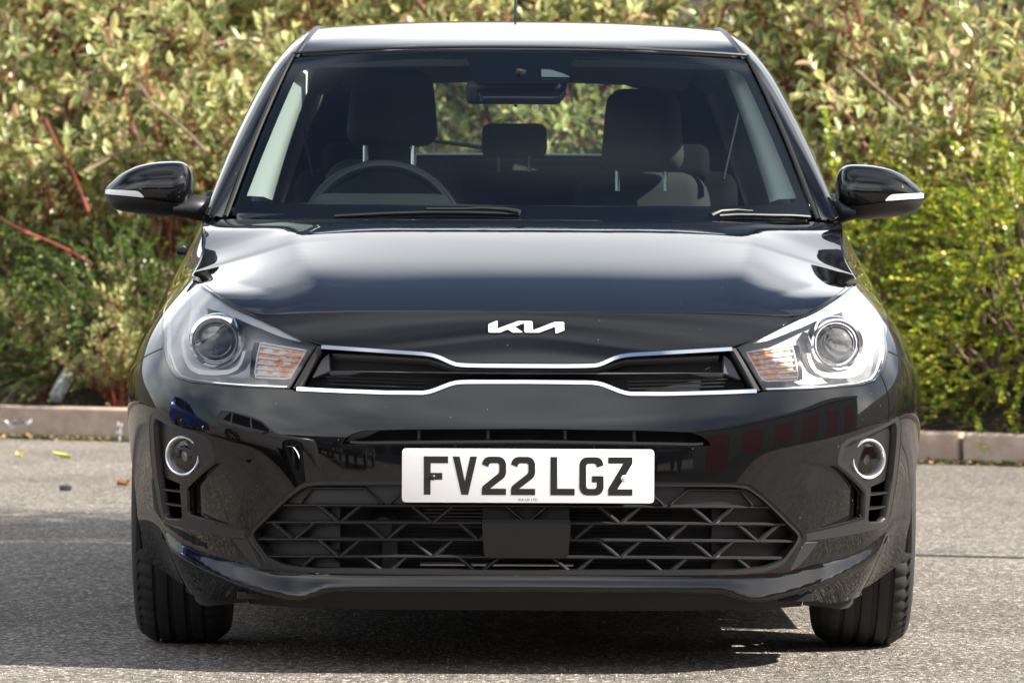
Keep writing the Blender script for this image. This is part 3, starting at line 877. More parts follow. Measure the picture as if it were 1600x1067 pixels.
# slot above the plate
panel('slot_back', CAR, DARK, Soff(.06), mir(sS([(824.4,664),(640,664),(560,664),(528,697),(700,698),(824.4,698)])), h=.03, flange=.003)
q = sS([(548,690),(560,691.5),(700,690.3),(824.4,689.5)])
strip('slot_lip', CAR, SATIN, q + [(-a, b) for a, b in reversed(q[:-1])], .006, S, .03, .004)
for px in (655, 764):
    a, b = sS([(px, 671), (px, 692)])
    for s in (1, -1):
        p, r = S(np.array([a[0], b[0]]), np.array([a[1], b[1]]), .022)
        MB().box((s*(p[0]+r[0])/2, (p[1]+r[1])/2 + .01, (p[2]+r[2])/2), (.006, .02, .032)).build('slot_rib', SATIN, CAR)

# lower grille -------------------------------------------------------
LOW = empty('lower_grille'); LOW.parent = CAR
strip('grille_surround', LOW, GRAIN, [tuple(p) for p in offset_poly(lg_full, .005)] + [tuple(offset_poly(lg_full, .005)[0])], .012, S, .05, .003)
panel('grille_top_band', LOW, GRAIN, Soff(.022), mir(sS([(824.4,746),(501,748),(474,751),(449,770),(440,786),(824.4,789)])), h=.02, flange=.01)
ROWS = [789.0, 815.7, 842.3, 869.0, 895.5]
def lg_span(py):
    """left edge of the opening at a picture row"""
    return float(np.interp(py, [750,753,769,807,826,834,849,876,889,894.5], [501,475,452,412,394,392,400,420,449,497]))
def bar(pts, r0, name='grille_bar', d=.012, deep=.030):
    """plastic bar: its front edge follows the picture points on the bumper surface, it runs back by deep"""
    q = np.array(solve(S, pts, gS))
    fr = S(q[:, 0], q[:, 1], d); bk = S(q[:, 0], q[:, 1], d+deep)
    return fr, bk
def put_bar(pts, thick=.0056, name='grille_bar', both=True, d=.012, deep=.028):
    n = 2 if len(pts) == 2 else len(pts)
    P = []
    for i in range(len(pts)-1):
        a, b = np.array(pts[i], float), np.array(pts[i+1], float); m = max(1, int(np.hypot(*(b-a))/40))
        P += [tuple(a + (b-a)*k/m) for k in range(m)]
    P.append(tuple(pts[-1]))
    q = solve(S, P, gS)
    t = np.gradient(q, axis=0); t /= np.maximum(np.hypot(*t.T), 1e-9)[:, None]; nn = np.stack([-t[:, 1], t[:, 0]], 1)
    rows = []
    for a, dd in ((-.5, d+deep), (-.5, d+.005), (-.12, d), (.12, d), (.5, d+.005), (.5, d+deep)):
        w = q + nn*a*thick
        rows.append(S(w[:, 0], w[:, 1], dd))
    k = len(q); fs = []
    for r in range(5):
        for i in range(k-1): fs.append((r*k+i, r*k+i+1, (r+1)*k+i+1, (r+1)*k+i))
    fs.append(tuple(r*k for r in range(6))); fs.append(tuple(r*k+k-1 for r in reversed(range(6))))
    vs = np.concatenate(rows)
    for s in ((-1, 1) if both else (-1,)):
        MB().add([(-s*v[0]*-1 if False else s*v[0], v[1], v[2]) for v in vs], fs).build(name, RIBM, LOW, sharp=30)
for i, py in enumerate(ROWS[:-1]):
    x0 = lg_span(py) + 4
    put_bar([(x0, py), (824.4, py+1.5)], thick=.0082)
def legs(i, centre, h0, h1):
    for sgn in (-1, 1):
        a, b = (centre + sgn*(29+4), h0+1.0), (centre + sgn*3.0, h1-.5)
        xa = lg_span(h0+3)
        if min(a[0], b[0]) < lg_span((h0+h1)/2) + 4: continue
        if max(a[0], b[0]) > 826: continue
        put_bar([a, b], thick=.0090, name='grille_rib', d=.013)
C0 = 824.4
for i in range(4):
    h0, h1 = ROWS[i], ROWS[i+1]
    cs = [C0 - 147*k for k in range(4)] if i % 2 == 0 else [C0 - 73.5 - 147*k for k in range(4)]
    for c in cs: legs(i, c, h0, h1)
for c in (C0-73.5, C0-220.5):
    for sgn in (-1, 1):
        a, b = (c + sgn*33, 763), (c + sgn*5, 787)
        if max(a[0], b[0]) < 826: put_bar([a, b], thick=.006, name='grille_rib', d=.008, deep=.012)
for (xa, xb) in ((489, 571), (638, 716)):
    put_bar([(xa, 762.5), (xb, 762.5)], thick=.006, d=.008, deep=.012)
put_bar([(468, 786), (487, 763)], thick=.006, name='grille_rib', d=.008, deep=.012)
# what stands behind the lower grille
panel('blanking_panel', LOW, BLANK, Soff(.042), sS([(527,790),(445,790),(405,812),(388,834),(398,852),(420,880),(450,893),(527,897)]), h=.03, flange=.02, sides=(1, -1))
panel('blanking_panel', LOW, BLANK, Soff(.042), mir(sS([(824.4,790),(757,790),(757,816),(824.4,816)])), h=.03, flange=.01)
X0, Z0 = pix(824.4, 842, .16)
rb = MB().box((0, .17, Z0), (.84, .03, .165))
rb.build('radiator', RAD, LOW)
fb = MB()
for k in range(22): fb.box((0, .150, Z0 - .078 + k*.0074), (.62, .008, .0022))
fb.build('radiator_fins', RAD, LOW)
for s in (-1,):
    x, z = pix(600, 822, .10)
    MB().lathe([(0, -.012), (.020, -.012), (.024, -.008), (.030, -.004), (.033, .0), (.033, .012), (0, .012)], (x, .115, z), (0, 1, 0), 28).build('horn', mat('horn_black', (.022,.022,.023), .45), LOW)
    MB().box((x+.015, .13, z-.05), (.032, .012, .10)).build('horn_bracket', MATS['horn_black'], LOW)
MB().tube([(-.22, .128, pix(824, 881, .13)[1]), (.10, .128, pix(824, 881, .13)[1])], .004, 6).build('cooler_pipe', ALLOY, LOW)
rp = rounded([tuple(q) for q in mir(sS([(824.4,811.5),(755,811),(759,866),(763,870.5),(824.4,871)]))], .006)
panel('radar_cover', LOW, mat('radar_cover_plastic', (.0065,.0065,.007), .30, spec=.35), Soff(-.002), rp, h=.014, flange=.022)

# fog lamp housings --------------------------------------------------
FOGP = offset_poly(FOG, .0006)
FOG_IN = sS([(243.5,653),(314,684.5),(324,693),(329,711),(328.5,717),(282,757),(286,806),(283,812),(262,811),(257,805),(247,745),(240.5,662)])
fogb = panel('fog_lamp_bezel', CAR, SATIN, Soff(.001), FOGP, [FOG_IN], h=.012, he=.006, flange=.016, sides=(1, -1))
fogi = panel('fog_lamp_plate', CAR, GRAIN, Soff(.016), sS([(241,649),(316,682),(327,691),(332,711),(330,719),(283,759),(249,745),(238,660)]), h=.012, flange=.004, sides=(1, -1))
panel('vent_back', CAR, DARK, Soff(.05), sS([(245,740),(288,752),(292,812),(258,816)]), h=.02, flange=.004, sides=(1, -1))
(fu, fz), = sS([(283,711.5)])
fc = S(np.array([fu]), np.array([fz]), .012)[0]
fn = -np.array([*base_n(np.array([fu]))]).ravel(); fn3 = Vector((fn[0]*.45, fn[1], 0)).normalized()
for s in (1, -1):
    ax = Vector((s*fn3.x, fn3.y, fn3.z)); c = Vector((s*fc[0], fc[1], fc[2])) + ax*.002
    fl = MB().lathe([(.0430, -.004), (.0432, .004), (.0422, .0078), (.0400, .0095), (.0375, .0085), (.0358, .005), (.0345, -.006)], c, ax, 48).build('fog_lamp', FOGRING, CAR)
    MB().lathe([(.036, -.002), (.033, -.010), (.020, -.024), (0, -.026)], c, ax, 40).build('fog_reflector', mat('fog_reflector_dark', (.045,.046,.05), .18, metal=.7), fl)
    MB().lathe([(.0, .0), (.007, -.001), (.013, -.005), (.016, -.012), (.016, -.02)], c - ax*.004, ax, 24).build('fog_bulb_lens', mat('fog_bulb_glass', (.30,.30,.31), .06, coat=1), fl)
    MB().lathe([(0, .003), (.015, .0025), (.028, .001), (.0365, -.002)], c, ax, 40).build('fog_glass', LENS, fl)
for py0 in (763, 785, 771+36):
    for s in (1, -1):
        if py0 > 800: continue
        q = solve(S, [(251+(py0-763)*.18, py0-1), (268, py0+2), (288, py0+4)], gS)
        a = S(q[:, 0], q[:, 1], .006); b = S(q[:, 0], q[:, 1]-.004, .006); c2 = S(q[:, 0], q[:, 1]-.002, .045)
        vs = [(s*p[0], p[1], p[2]) for r in (a, b, c2) for p in r]
        MB().add(vs, [(0,1,4,3),(1,2,5,4),(3,4,7,6),(4,5,8,7),(6,7,1,0),(7,8,2,1),(0,3,6),(2,8,5)]).build('vent_slat', GRAIN, fogb[0 if s > 0 else 1])
x = sS([(268,667)])[0]
for s in (1, -1):
    p = S(np.array([x[0]]), np.array([x[1]]), .0145)[0]
    MB().lathe([(.0, .0), (.0028, .0), (.0042, .0015), (.0052, -.001)], (s*p[0], p[1]-.001, p[2]), (0, -1, 0), 14).build('adjuster', DARK, fogi[0 if s > 0 else 1])
panel('bumper_wedge', CAR, SATIN, Soff(-.0015), sS([(367,842),(387,843.5),(396,858),(411,888),(398,880),(383,864)]), h=.012, flange=.006, sides=(1, -1))

# headlights ---------------------------------------------------------
HEADI = offset_poly(HEAD, .0022)
for s in (1, -1):
    hl = empty('headlight'); hl.parent = CAR
    m = np.array([s, 1, 1])
    mk = lambda f: f
    panel('headlight_lens', hl, LENS, S, HEADI, h=.014, he=.008, flange=0, sides=(s,))
    q = densify(HEADI, .008)
    a, b = S(q[:, 0], q[:, 1], .002), S(q[:, 0], q[:, 1], .08)
    n = len(q)
    MB().add([tuple(v*m) for v in a] + [tuple(v*m) for v in b], [(i, (i+1) % n, n+(i+1) % n, n+i) for i in range(n)]).build('headlight_wall', mat('lamp_wall', (.45,.455,.47), .3, metal=.3), hl)
    panel('headlight_back', hl, LAMPGREY, Soff(.080), HEADI, h=.02, flange=0, sides=(s,))
    strip('lamp_rim', hl, CHROME, sS([(259.5,500),(259,530),(260.5,556),(268,576.5),(279,588.5),(303,594.8),(380,601.5),(449,604.5)]), .0062, S, .012, .003, sides=(s,))
    strip('lamp_outline', hl, GLOSSB, [tuple(p) for p in offset_poly(HEAD, .0026)] + [tuple(offset_poly(HEAD, .0026)[0])], .0036, S, .010, -.0004, sides=(s,))
    # upper bezel, its white colour standing in for the sky's reflection
    brow = sS([(288,440),(300,437),(332,462.5),(365,483.5),(397,497.5),(430,513),(466,533.5),(440,528),(400,513),(360,497),(330,487),(296,479),(285,497),(276,530),(266,553),(262.5,530),(262.5,497),(267,474),(277,452)])
    ztop = Pchip([(float(q_[0]), float(q_[1])) for q_ in list(reversed(HL_TOP_IN[::-1])) + HL_TOP[1:]])
    bl = lambda u, z: S(u, z, .005 + .80*np.clip(ztop(np.abs(u)) - z, 0, .055))
    panel('sky_white_bezel', hl, BROW, bl, brow, h=.010, he=.006, flange=.008, sides=(s,))
    # projector
    (pu, pz), = sS([(322,533)])
    pc = S(np.array([pu]), np.array([pz]), .030)[0]
    ax = Vector((s*.10, -1, .0)).normalized(); c = Vector((s*pc[0], pc[1], pc[2]))
    MB().lathe([(.060, -.03), (.058, .006), (.0545, .013), (.050, .0145), (.047, .011), (.0455, .0), (.044, -.02)], c, ax, 56).build('projector_ring', REFLECTOR, hl)
    MB().lathe([(.044, -.006), (.0435, .001), (.041, .004), (.0395, .001)], c, ax, 56).build('projector_trim', CHROME, hl)
    MB().lathe([(0, .022), (.010, .0213), (.020, .0185), (.030, .0125), (.037, .005), (.040, -.004)], c, ax, 48).build('projector_lens', PROJ, hl)
    # light guide
    path = sS([(275,524),(276,545),(280,561),(288,574),(303,581),(326,583),(349,581.5),(363,575.5),(371,564),(375,548)])
    strip('light_guide', hl, DRLW, path, .0125, S, .045, .018, sides=(s,))
    # indicator
    ind = sS([(400,535.5),(475,547.5),(449,592),(391,589.5)])
    panel('indicator', hl, AMBER, Soff(.028), ind, h=.01, flange=.015, sides=(s,))
    for k in range(6):
        t0 = (k+.5)/6
        A = np.array(ind[0])*(1-t0) + np.array(ind[3])*t0; B = np.array(ind[1])*(1-t0) + np.array(ind[2])*t0
        strip('indicator_rib', hl, CLEARP, [tuple(A), tuple(A + (B-A)*.5)], .0045, S, .028, .0235, sides=(s,))
        strip('indicator_rib', hl, AMBER, [tuple(A + (B-A)*.5), tuple(B)], .0036, S, .028, .0245, sides=(s,))
    strip('indicator_frame', hl, CLEARP, [tuple(p) for p in ind] + [tuple(ind[0])], .004, S, .032, .021, sides=(s,))
    panel('lamp_divider', hl, GLOSSB, Soff(.034), sS([(384,535),(399,536),(390,591),(378,588)]), h=.012, flange=.01, sides=(s,))

# number plate -------------------------------------------------------
px_, pz_ = pix(826.8, 742.6, -.012)
PL = empty('number_plate'); PL.parent = CAR
PLY = -.020
def pl3(p, d): return (px_ + p[0]/1000, PLY + d, pz_ + p[1]/1000)
pr = rounded([(-260,-55.5),(260,-55.5),(260,55.5),(-260,55.5)], 9, 5)
MB().prism(pr, pl3, 0, .0035).build('plate_sheet', PLATEW, PL, bevel=.0005)
MB().prism([(-225,-40),(225,-40),(225,40),(-225,40)], pl3, .0035, .03).build('plate_mount', SATIN, PL)
def stroke_poly(pts, w): return pts
GL = {
 'F': [[(0,0),(14,0),(14,31),(38,31),(38,45),(14,45),(14,65),(50,65),(50,79),(0,79)]],
 'V': [[(18,0),(32,0),(50,79),(36,79),(25,27),(14,79),(0,79)]],
 '2': [[(0,0),(50,0),(50,13),(17,13),(43,33),(47.5,38),(50,45),(50,64),(47,72),(42,77),(35,79),(15,79),(8,77),(3,72),(0,63),(13,57.5),(15,63),(18,65.5),(32,65.5),(35.5,63),(36,60),(36,48),(34,44),(4,20),(1,16),(0,11)]],
 'L': [[(0,0),(50,0),(50,13.5),(14,13.5),(14,79),(0,79)]],
 'G': [[(15,0),(35,0),(42,2),(47,7),(50,15),(50,40),(26,40),(26,27),(36,27),(36,18),(34,14.5),(31,13.5),(19,13.5),(16,14.5),(14,18),(14,61),(16,64.5),(19,65.5),(31,65.5),(34,63.5),(36.5,57.5),(50,62),(47,72),(42,77),(35,79),(15,79),(8,77),(3,72),(0,64),(0,15),(3,7),(8,2)]],
 'Z': [[(0,0),(50,0),(50,13),(19,13),(50,66),(50,79),(0,79),(0,66),(31,66),(0,13)]],
}
for ch, x0 in zip('FV22LGZ', (-215, -155.3, -95.3, -35.2, 46.3, 106, 165.5)):
    for poly in GL[ch]:
        MB().prism([(x0+a, b-39.5) for a, b in poly], pl3, -.0007, .0002).build('plate_character', PLATEK, PL, sharp=20)
for (bx, bz, mt) in ((-197, -3.5, PLATEK), (198, -4, PLATEW)):
    MB().lathe([(0, .0042), (.003, .0038), (.0055, .002), (.0064, .0)], pl3((bx, bz), -.0007), (0, -1, 0), 18).build('plate_screw', mt, PL)
def text_mesh(txt, size, loc, name, mt, parent):
    cu = bpy.data.curves.new(name, 'FONT'); cu.body = txt; cu.size = size; cu.align_x = 'CENTER'
    t = bpy.data.objects.new(name, cu); COL.objects.link(t)
    me = bpy.data.meshes.new_from_object(t.evaluated_get(bpy.context.evaluated_depsgraph_get()))
    bpy.data.objects.remove(t)
    vs = [(v.co.x + loc[0], loc[1], v.co.y + loc[2]) for v in me.vertices]; fs = [tuple(p.vertices) for p in me.polygons]
    return MB().add(vs, fs).build(name, mt, parent, fix=False)
tl = pl3((0, -51.5), -.0005)
text_mesh('KIA UK LTD', .0075, tl, 'plate_maker_line', PLATEK, PL)
# badge on the nose ----------------------------------------------------
B = [[(148,180),(160,165),(285,115),(300,118),(302,243),(640,120),(870,118),(895,135),(900,272),(1260,130),(1400,127),(1422,145),(1422,268),(1300,318),(1278,320),(1268,208),(1000,310),(765,310),(748,290),(745,152),(590,212),(715,300),(710,310),(555,310),(470,258),(340,310),(165,310),(148,295)]]
for poly in B:
    pp = [(750 + a*.09375, 490 + b*.09375) for a, b in poly]
    q = np.array(solve(S, [(min(p[0], 824.4), p[1]) if p[0] <= 824.4 else (2*824.42 - p[0], p[1]) for p in pp], gS))
    sg = np.array([-1 if p[0] <= 824.4 else 1 for p in pp])
    fr = S(q[:, 0]*sg, q[:, 1], -.0045); bk = S(q[:, 0]*sg, q[:, 1], .001)
    n = len(pp)
    fs = [tuple(range(n)), tuple(reversed(range(n, 2*n)))] + [(i, i+n, (i+1) % n + n, (i+1) % n) for i in range(n)]
    MB().add([tuple(v) for v in fr] + [tuple(v) for v in bk], fs).build('badge', BADGE, CAR, sharp=30)
# ------------------------------------------------------------------ wheels, mirrors, wipers, underside
def tyre(s, y):
    R0, wd = .311, .207
    prof_ = [(.215,-.090),(.225,-.100),(.255,-.1045),(.280,-.102),(.288,-.0975),(.2945,-.0915)]
    tread = []
    for a in np.linspace(-.086, .086, 44):
        g = any(abs(a - c) < .0045 for c in (-.052, -.018, .018, .052))
        tread.append((R0 - .0025*(a/.086)**4 - .012*abs(a/.086)**7 - (.007 if g else 0), a, g))
    P = [(r, a, 0) for r, a in prof_] + [(r, a, 1 if (abs(a) > .056 and not g) else 0) for r, a, g in tread] + [(r, -a, 0) for r, a in reversed(prof_)]
    n = 168; vs = []; fs = []
    for (r, a, b) in P:
        for k in range(n):
            rr = r - (.005 if (b and k % 3 == 0) else 0)
            t = 2*math.pi*(k + (a*14 if b else 0))/n
            vs.append((s*.752 + a, y + rr*math.cos(t), .310 + rr*math.sin(t)))
    for i in range(len(P)-1):
        for k in range(n): fs.append((i*n+k, i*n+(k+1) % n, (i+1)*n+(k+1) % n, (i+1)*n+k))
    return vs, fs
for y in (.845, 3.425):
    for s in (1, -1):
        w = empty('wheel'); w.parent = CAR
        vs, fs = tyre(s, y)
        zoff = min(v[2] for v in vs)
        MB().add([(v[0], v[1], v[2]-zoff) for v in vs], fs).build('tyre', RUBBER, w, sharp=30)
        c = (s*.752, y, .310)
        rim = MB().lathe([(.218,-.088),(.214,-.080),(.195,-.07),(.190,.06),(.205,.085),(.216,.092),(.219,.088)], c, (s, 0, 0), 64).build('rim', ALLOY, w)
        MB().lathe([(0, .066),(.028,.066),(.034,.060),(.036,.02)], c, (s, 0, 0), 24).build('hub_cap', SATCHROME, w)
        sp = MB()
        for k in range(5):
            for e in (-.16, .16):
                a = 2*math.pi*k/5 + e*1.0; a2 = 2*math.pi*k/5 + e*1.7
                sp.tube([(c[0] + s*.058, c[1] + .03*math.cos(a), c[2] + .03*math.sin(a)), (c[0] + s*.066, c[1] + .11*math.cos(a), c[2] + .11*math.sin(a)), (c[0] + s*.072, c[1] + .203*math.cos(a2), c[2] + .203*math.sin(a2))], [.016, .013, .011], 6)
        sp.build('spokes', ALLOY, w)
        MB().lathe([(.0,.0),(.138,.0),(.14,.004),(.14,.02),(.0,.022)], (c[0] - s*.02, c[1], c[2]), (s, 0, 0), 40).build('brake_disc', STEEL, w)
        # arch liner: upper part of a drum, closed towards the middle of the car
        n = 30; aa = np.linspace(rad(-14), rad(194), n); vs = []
        for xo in (s*(.752-.30), s*(.752-.10), s*(.752+.088)):
            vs += [(xo, y + .347*math.cos(t), .31 + .347*math.sin(t)) for t in aa]
        vs.append((s*(.752-.30), y, .30))
        fs = [(r*n+i, r*n+i+1, (r+1)*n+i+1, (r+1)*n+i) for r in range(2) for i in range(n-1)] + [(3*n, i+1, i) for i in range(n-1)]
        MB().add(vs, fs).build('arch_liner', UNDER, CAR, fix=False, sharp=40)
# floor pan and engine bay block, undertray
MB().box((0, 2.1, .235), (1.40, 3.5, .09)).build('floor_pan', UNDER, CAR)
MB().box((0, .55, .46), (.86, .60, .46)).build('engine_block', DARK, CAR)
ut = [(-.60,.105),(.60,.105),(.62,.30),(.50,.52),(-.50,.52),(-.62,.30)]
MB().prism(ut, lambda p, d: (p[0], p[1], d), .150, .165).build('undertray', UNDER, CAR)
for s in (1, -1):                 # skirts in front of the front tyres
    q = np.linspace(.62, 1.02, 8); f = S(q, np.full(8, .175), .03)
    vs = [(s*p[0], p[1], .165) for p in f] + [(s*p[0], p[1]+.03, .118 + .02*abs(i-3.5)/3.5) for i, p in enumerate(f)]
    MB().add(vs, [(i, i+1, 9+i, 8+i) for i in range(7)]).build('tyre_deflector', UNDER, CAR, fix=False)
    q = np.linspace(.55, 1.06, 12); f = S(q, np.full(12, .19), .02); g = S(q, np.full(12, .58), .12)
    vs = [(s*p[0], p[1]+.02, p[2]) for p in f] + [(s*p[0], p[1]+.05, p[2]) for p in g]
    MB().add(vs, [(i, i+1, 13+i, 12+i) for i in range(11)]).build('bumper_liner', UNDER, CAR, fix=False)

# door mirrors -------------------------------------------------------
def mirror(s, shift):
    """sections across x; measured on the picture's left mirror"""
    m = empty('door_mirror'); m.parent = CAR
    Y = 1.45
    tp = Pchip([(163,299.5),(166,292),(175,283),(186,273.5),(200,265),(216,258.5),(232,254.8),(252,252.4),(270,251.8),(284,253.2),(293,259),(298.5,268),(301,280)])
    bt = Pchip([(163,303.5),(166,313),(175,324),(186,329),(200,331.5),(230,335.5),(262,338),(280,335),(292,325),(298,314),(301,300)])
    seam = Pchip([(163,303),(190,305),(226,308.5),(262,314),(285,316),(301,312)])
    cols = np.concatenate([[163, 164, 166, 169], np.linspace(174, 290, 22), [294, 297, 299, 300.4, 301]])
    dep = Pchip([(163,.004),(166,.022),(175,.043),(200,.068),(235,.082),(270,.082),(290,.068),(297,.048),(301,.010)])
    def sect(top_, bot_, n):
        vs = []
        for cx in cols:
            x, zt = pix(cx, float(top_(cx)), Y); _, zb = pix(cx, float(bot_(cx)), Y)
            d = float(dep(cx))
            for k in range(n):
                a = math.pi*k/(n-1)
                f = max(0.0, math.sin(a))**.88
                zz = (zt+zb)/2 + (zt-zb)/2*math.cos(a)
                vs.append((x, zz, f*d))
        return vs
    def put(name, lo, hi, mt, grow=0.0, n=27, sharp=50):
        full = sect(tp, bt, n); vs = []; fs = []
        rows = []
        for i, cx in enumerate(cols):
            col = full[i*n:(i+1)*n]
            zl = pix(cx, float(hi(cx)), Y)[1]; zh = pix(cx, float(lo(cx)), Y)[1]
            zs = np.array([c[1] for c in col]); ds = np.array([c[2] for c in col])
            t = np.linspace(0, 1, 16)
            ztop, zbot = min(zs.max(), zh), max(zs.min(), zl)
            zz = ztop + (zbot-ztop)*(t*t*(3-2*t)*.6 + t*.4)
            dd = np.interp(-zz, -zs, ds)
            rows.append([(-(abs(col[0][0]) + shift) * -s * -1 if False else s*(abs(col[0][0]) + shift), Y + .02 - d - grow, z) for z, d in zip(zz, dd)])
        k = 16
        vs = [v for r in rows for v in r]
        for i in range(len(rows)-1):
            for j in range(k-1): fs.append((i*k+j, i*k+j+1, (i+1)*k+j+1, (i+1)*k+j))
        return MB().add(vs, fs).build(name, mt, m, sharp=sharp, fix=True)
    big = Pchip([(160, 100), (305, 100)]); low = Pchip([(160, 400), (305, 400)])
    cap = put('mirror_cap', big, seam, PAINT)
    put('mirror_base', Pchip([(163,304.5),(190,306.5),(226,310),(262,315.5),(285,317.5),(301,313.5)]), low, SATIN, -.001)
    ind = Pchip([(163,295.5),(200,297.5),(216,298.5),(224,303),(228,308)]); indl = Pchip([(163,303),(190,305.2),(228,308.7)])
    # indicator strip
    xs = np.linspace(164, 227, 16); rows = []
    n = 27; full = sect(tp, bt, n)
    for cx in xs:
        i = int(np.argmin(abs(cols-cx)))
        x, zt = pix(cx, float(ind(cx)), Y); _, zb = pix(cx, float(indl(cx)), Y)
        top_, bot_ = pix(cx, float(tp(cx)), Y)[1], pix(cx, float(bt(cx)), Y)[1]; d = float(dep(cx))
        r = []
        for z in np.linspace(zt, zb, 5):
            c = np.clip((z-(top_+bot_)/2)/((top_-bot_)/2), -1, 1)
            f = max(0, 1-c*c)**.44
            r.append((s*(abs(x)+shift+.0005), Y + .02 - f*d - .0022, z))
        rows.append(r)
    MB().add([v for r in rows for v in r], [(i*5+j, i*5+j+1, (i+1)*5+j+1, (i+1)*5+j) for i in range(15) for j in range(4)]).build('mirror_indicator', DRLW, m)
    # back of the housing with the glass
    vs = []; 
    for cx in cols:
        x, zt = pix(cx, float(tp(cx)), Y); _, zb = pix(cx, float(bt(cx)), Y)
        vs += [(s*(abs(x)+shift), Y+.02, zt), (s*(abs(x)+shift), Y+.02, zb)]
    k = len(cols)
    MB().add(vs, [(2*i, 2*i+2, 2*i+3, 2*i+1) for i in range(k-1)]).build('mirror_back', SATIN, m)
    xg = pix(240, 295, Y); MB().box((s*(abs(xg[0])+shift), Y+.024, xg[1]), (.125, .004, .07)).build('mirror_glass', CHROME, m, bevel=.0015)
    # arm
    A = [pix(283, 325, Y), pix(304, 322, Y), pix(322, 325, Y)]
    arm = MB(); rings = []
    for (px, t, b, dy) in ((272, 314, 338, 0), (290, 308, 341, 0), (304, 304, 344, .004), (316, 305.5, 346.5, .01), (327, 307, 348, .02)):
        x, zt = pix(px, t, Y); _, zb = pix(px, b, Y); zc = (zt+zb)/2; hz = (zt-zb)/2
        sh = shift*max(0, (327-px)/55)
        rings.append([(s*(abs(x)+sh), Y + dy + .042*math.cos(2*math.pi*k/14), zc + hz*math.sin(2*math.pi*k/14)) for k in range(14)])
    arm.add([v for r in rings for v in r], [(i*14+j, i*14+(j+1) % 14, (i+1)*14+(j+1) % 14, (i+1)*14+j) for i in range(4) for j in range(14)])
    arm.build('mirror_arm', SATIN, m, sharp=60)
    b = MB(); b.prism([(1.38,.925),(1.62,.955),(1.62,1.00),(1.53,1.01),(1.44,.965)], lambda p, d: (s*d, p[0], p[1]), .725, .748)
    b.build('mirror_foot', SATIN, m, bevel=.006)
mirror(-1, 0.0)
mirror(1, -.034)

# wipers --------------------------------------------------------------
def wiper(pts_blade, pts_arm, mx):
    w = empty('wiper'); w.parent = CAR
    def on(pts, lift):
        q = solve(G, [(p[0], p[1]) if not mx else (2*815 - p[0], p[1]) for p in pts], gG)
        sg = np.array([-1 if (p[0] < 815) != False and not mx else 1 for p in pts])
        if not mx: sg = np.array([-1 if p[0] <= 814 else 1 for p in pts])
        f = Goff(-lift)(np.abs(q[:, 0]), np.clip(q[:, 1], .004, .84))
        return [(sg[i]*f[i, 0], f[i, 1], f[i, 2]) for i in range(len(pts))]
    MB().tube(on(pts_blade, .010), .0060, 8, squash=.7).build('wiper_blade', SATIN, w)
    MB().tube(on(pts_blade, .004), .0025, 6).build('wiper_rubber', SEAL, w)
    a = on(pts_arm, .016)
    MB().tube(a, [.0045, .005, .006, .008, .009][:len(a)], 8, squash=.7).build('wiper_arm', SATIN, w)
wiper([(524,344),(560,342),(600,340),(667,338),(725,338),(780,339.5),(812,341)], [(667,336),(725,336),(754,335),(790,337),(812,341)], False)
wiper([(1120,340),(1147,338),(1172,338),(1203,338.5),(1235,338.5),(1262,340)], [(1172,335.5),(1147,334),(1122,336),(1106,343)], True)
# ------------------------------------------------------------------ interior
def rbox(name, c, d, mt, parent, r=.03, tilt=0.0, segs=4, taper=1.0):
    b = MB().box((0, 0, 0), d)
    if taper != 1.0: b.v = [(v[0]*(taper if v[2] > 0 else 1), v[1], v[2]) for v in b.v]
    M = Matrix.Rotation(rad(tilt), 4, 'X')
    o = b.build(name, mt, parent, bevel=r, segs=segs, sharp=60)
    for v in o.data.vertices: v.co = M @ v.co + Vector(c)
    o.data.update()
    return o
def seat(px, hr_top, hr_bot, hr_w, Y, post_px, post_py, post_r, back_top):
    st = empty('front_seat'); st.parent = CAR
    x, zt = pix(px, hr_top, Y); _, zb = pix(px, hr_bot, Y)
    rbox('headrest', (x, Y+.03, (zt+zb)/2), (hr_w, .11, zt-zb), FABRIC, st, .042, -8, 5, .84)
    for p in post_px:
        xx, za = pix(p, post_py-14, Y); _, zz = pix(p, post_py+14, Y)
        MB().tube([(xx, Y+.02, za+.02), (xx, Y+.01, zz-.02)], post_r, 10).build('headrest_post', STEEL, st)
    ztop = pix(px, post_py + back_top, Y)[1]
    rbox('backrest', (x, Y+.06, ztop-.31), (.50, .15, .62), FABRIC, st, .06, -14, 5, .66)
    for s in (-1, 1):
        rbox('side_bolster', (x + s*.205, Y+.015, ztop-.37), (.085, .15, .46), SEATG, st, .035, -14, 4)
    rbox('cushion', (x, Y-.22, .50), (.50, .52, .16), FABRIC, st, .05, 6)
    return st
seat(612, 108, 228, .235, 2.18, (571, 646), 238, .0072, 8)
seat(1004, 139, 268, .215, 2.36, (964.5, 1039.5), 272, .0060, -6)
rs = empty('rear_seat'); rs.parent = CAR
x, zt = pix(803, 195, 3.15); _, zb = pix(803, 244, 3.15)
rbox('headrest', (x, 3.15, (zt+zb)/2), (.178, .10, zt-zb), FABRIC, rs, .022, -8, 4, .97)
for p in (779, 827):
    xx, za = pix(p, 240, 3.15); MB().tube([(xx, 3.15, za+.02), (xx, 3.15, za-.05)], .005, 8).build('headrest_post', STEEL, rs)
rbox('backrest', (0, 3.22, .80), (1.20, .16, .56), FABRIC, rs, .05, -12)
rbox('cushion', (0, 2.90, .50), (1.20, .50, .16), FABRIC, rs, .05, 4)
for s in (-1, 1):
    rbox('headrest', (s*.40, 3.18, 1.10), (.24, .09, .10), FABRIC, rs, .03, -8)
MB().box((0, 3.60, 1.00), (1.16, .50, .02)).build('parcel_shelf', DASH, CAR, bevel=.006)
rbox('tailgate_trim', (0, 3.86, 1.065), (1.04, .06, .10), DASH, CAR, .015, -20)
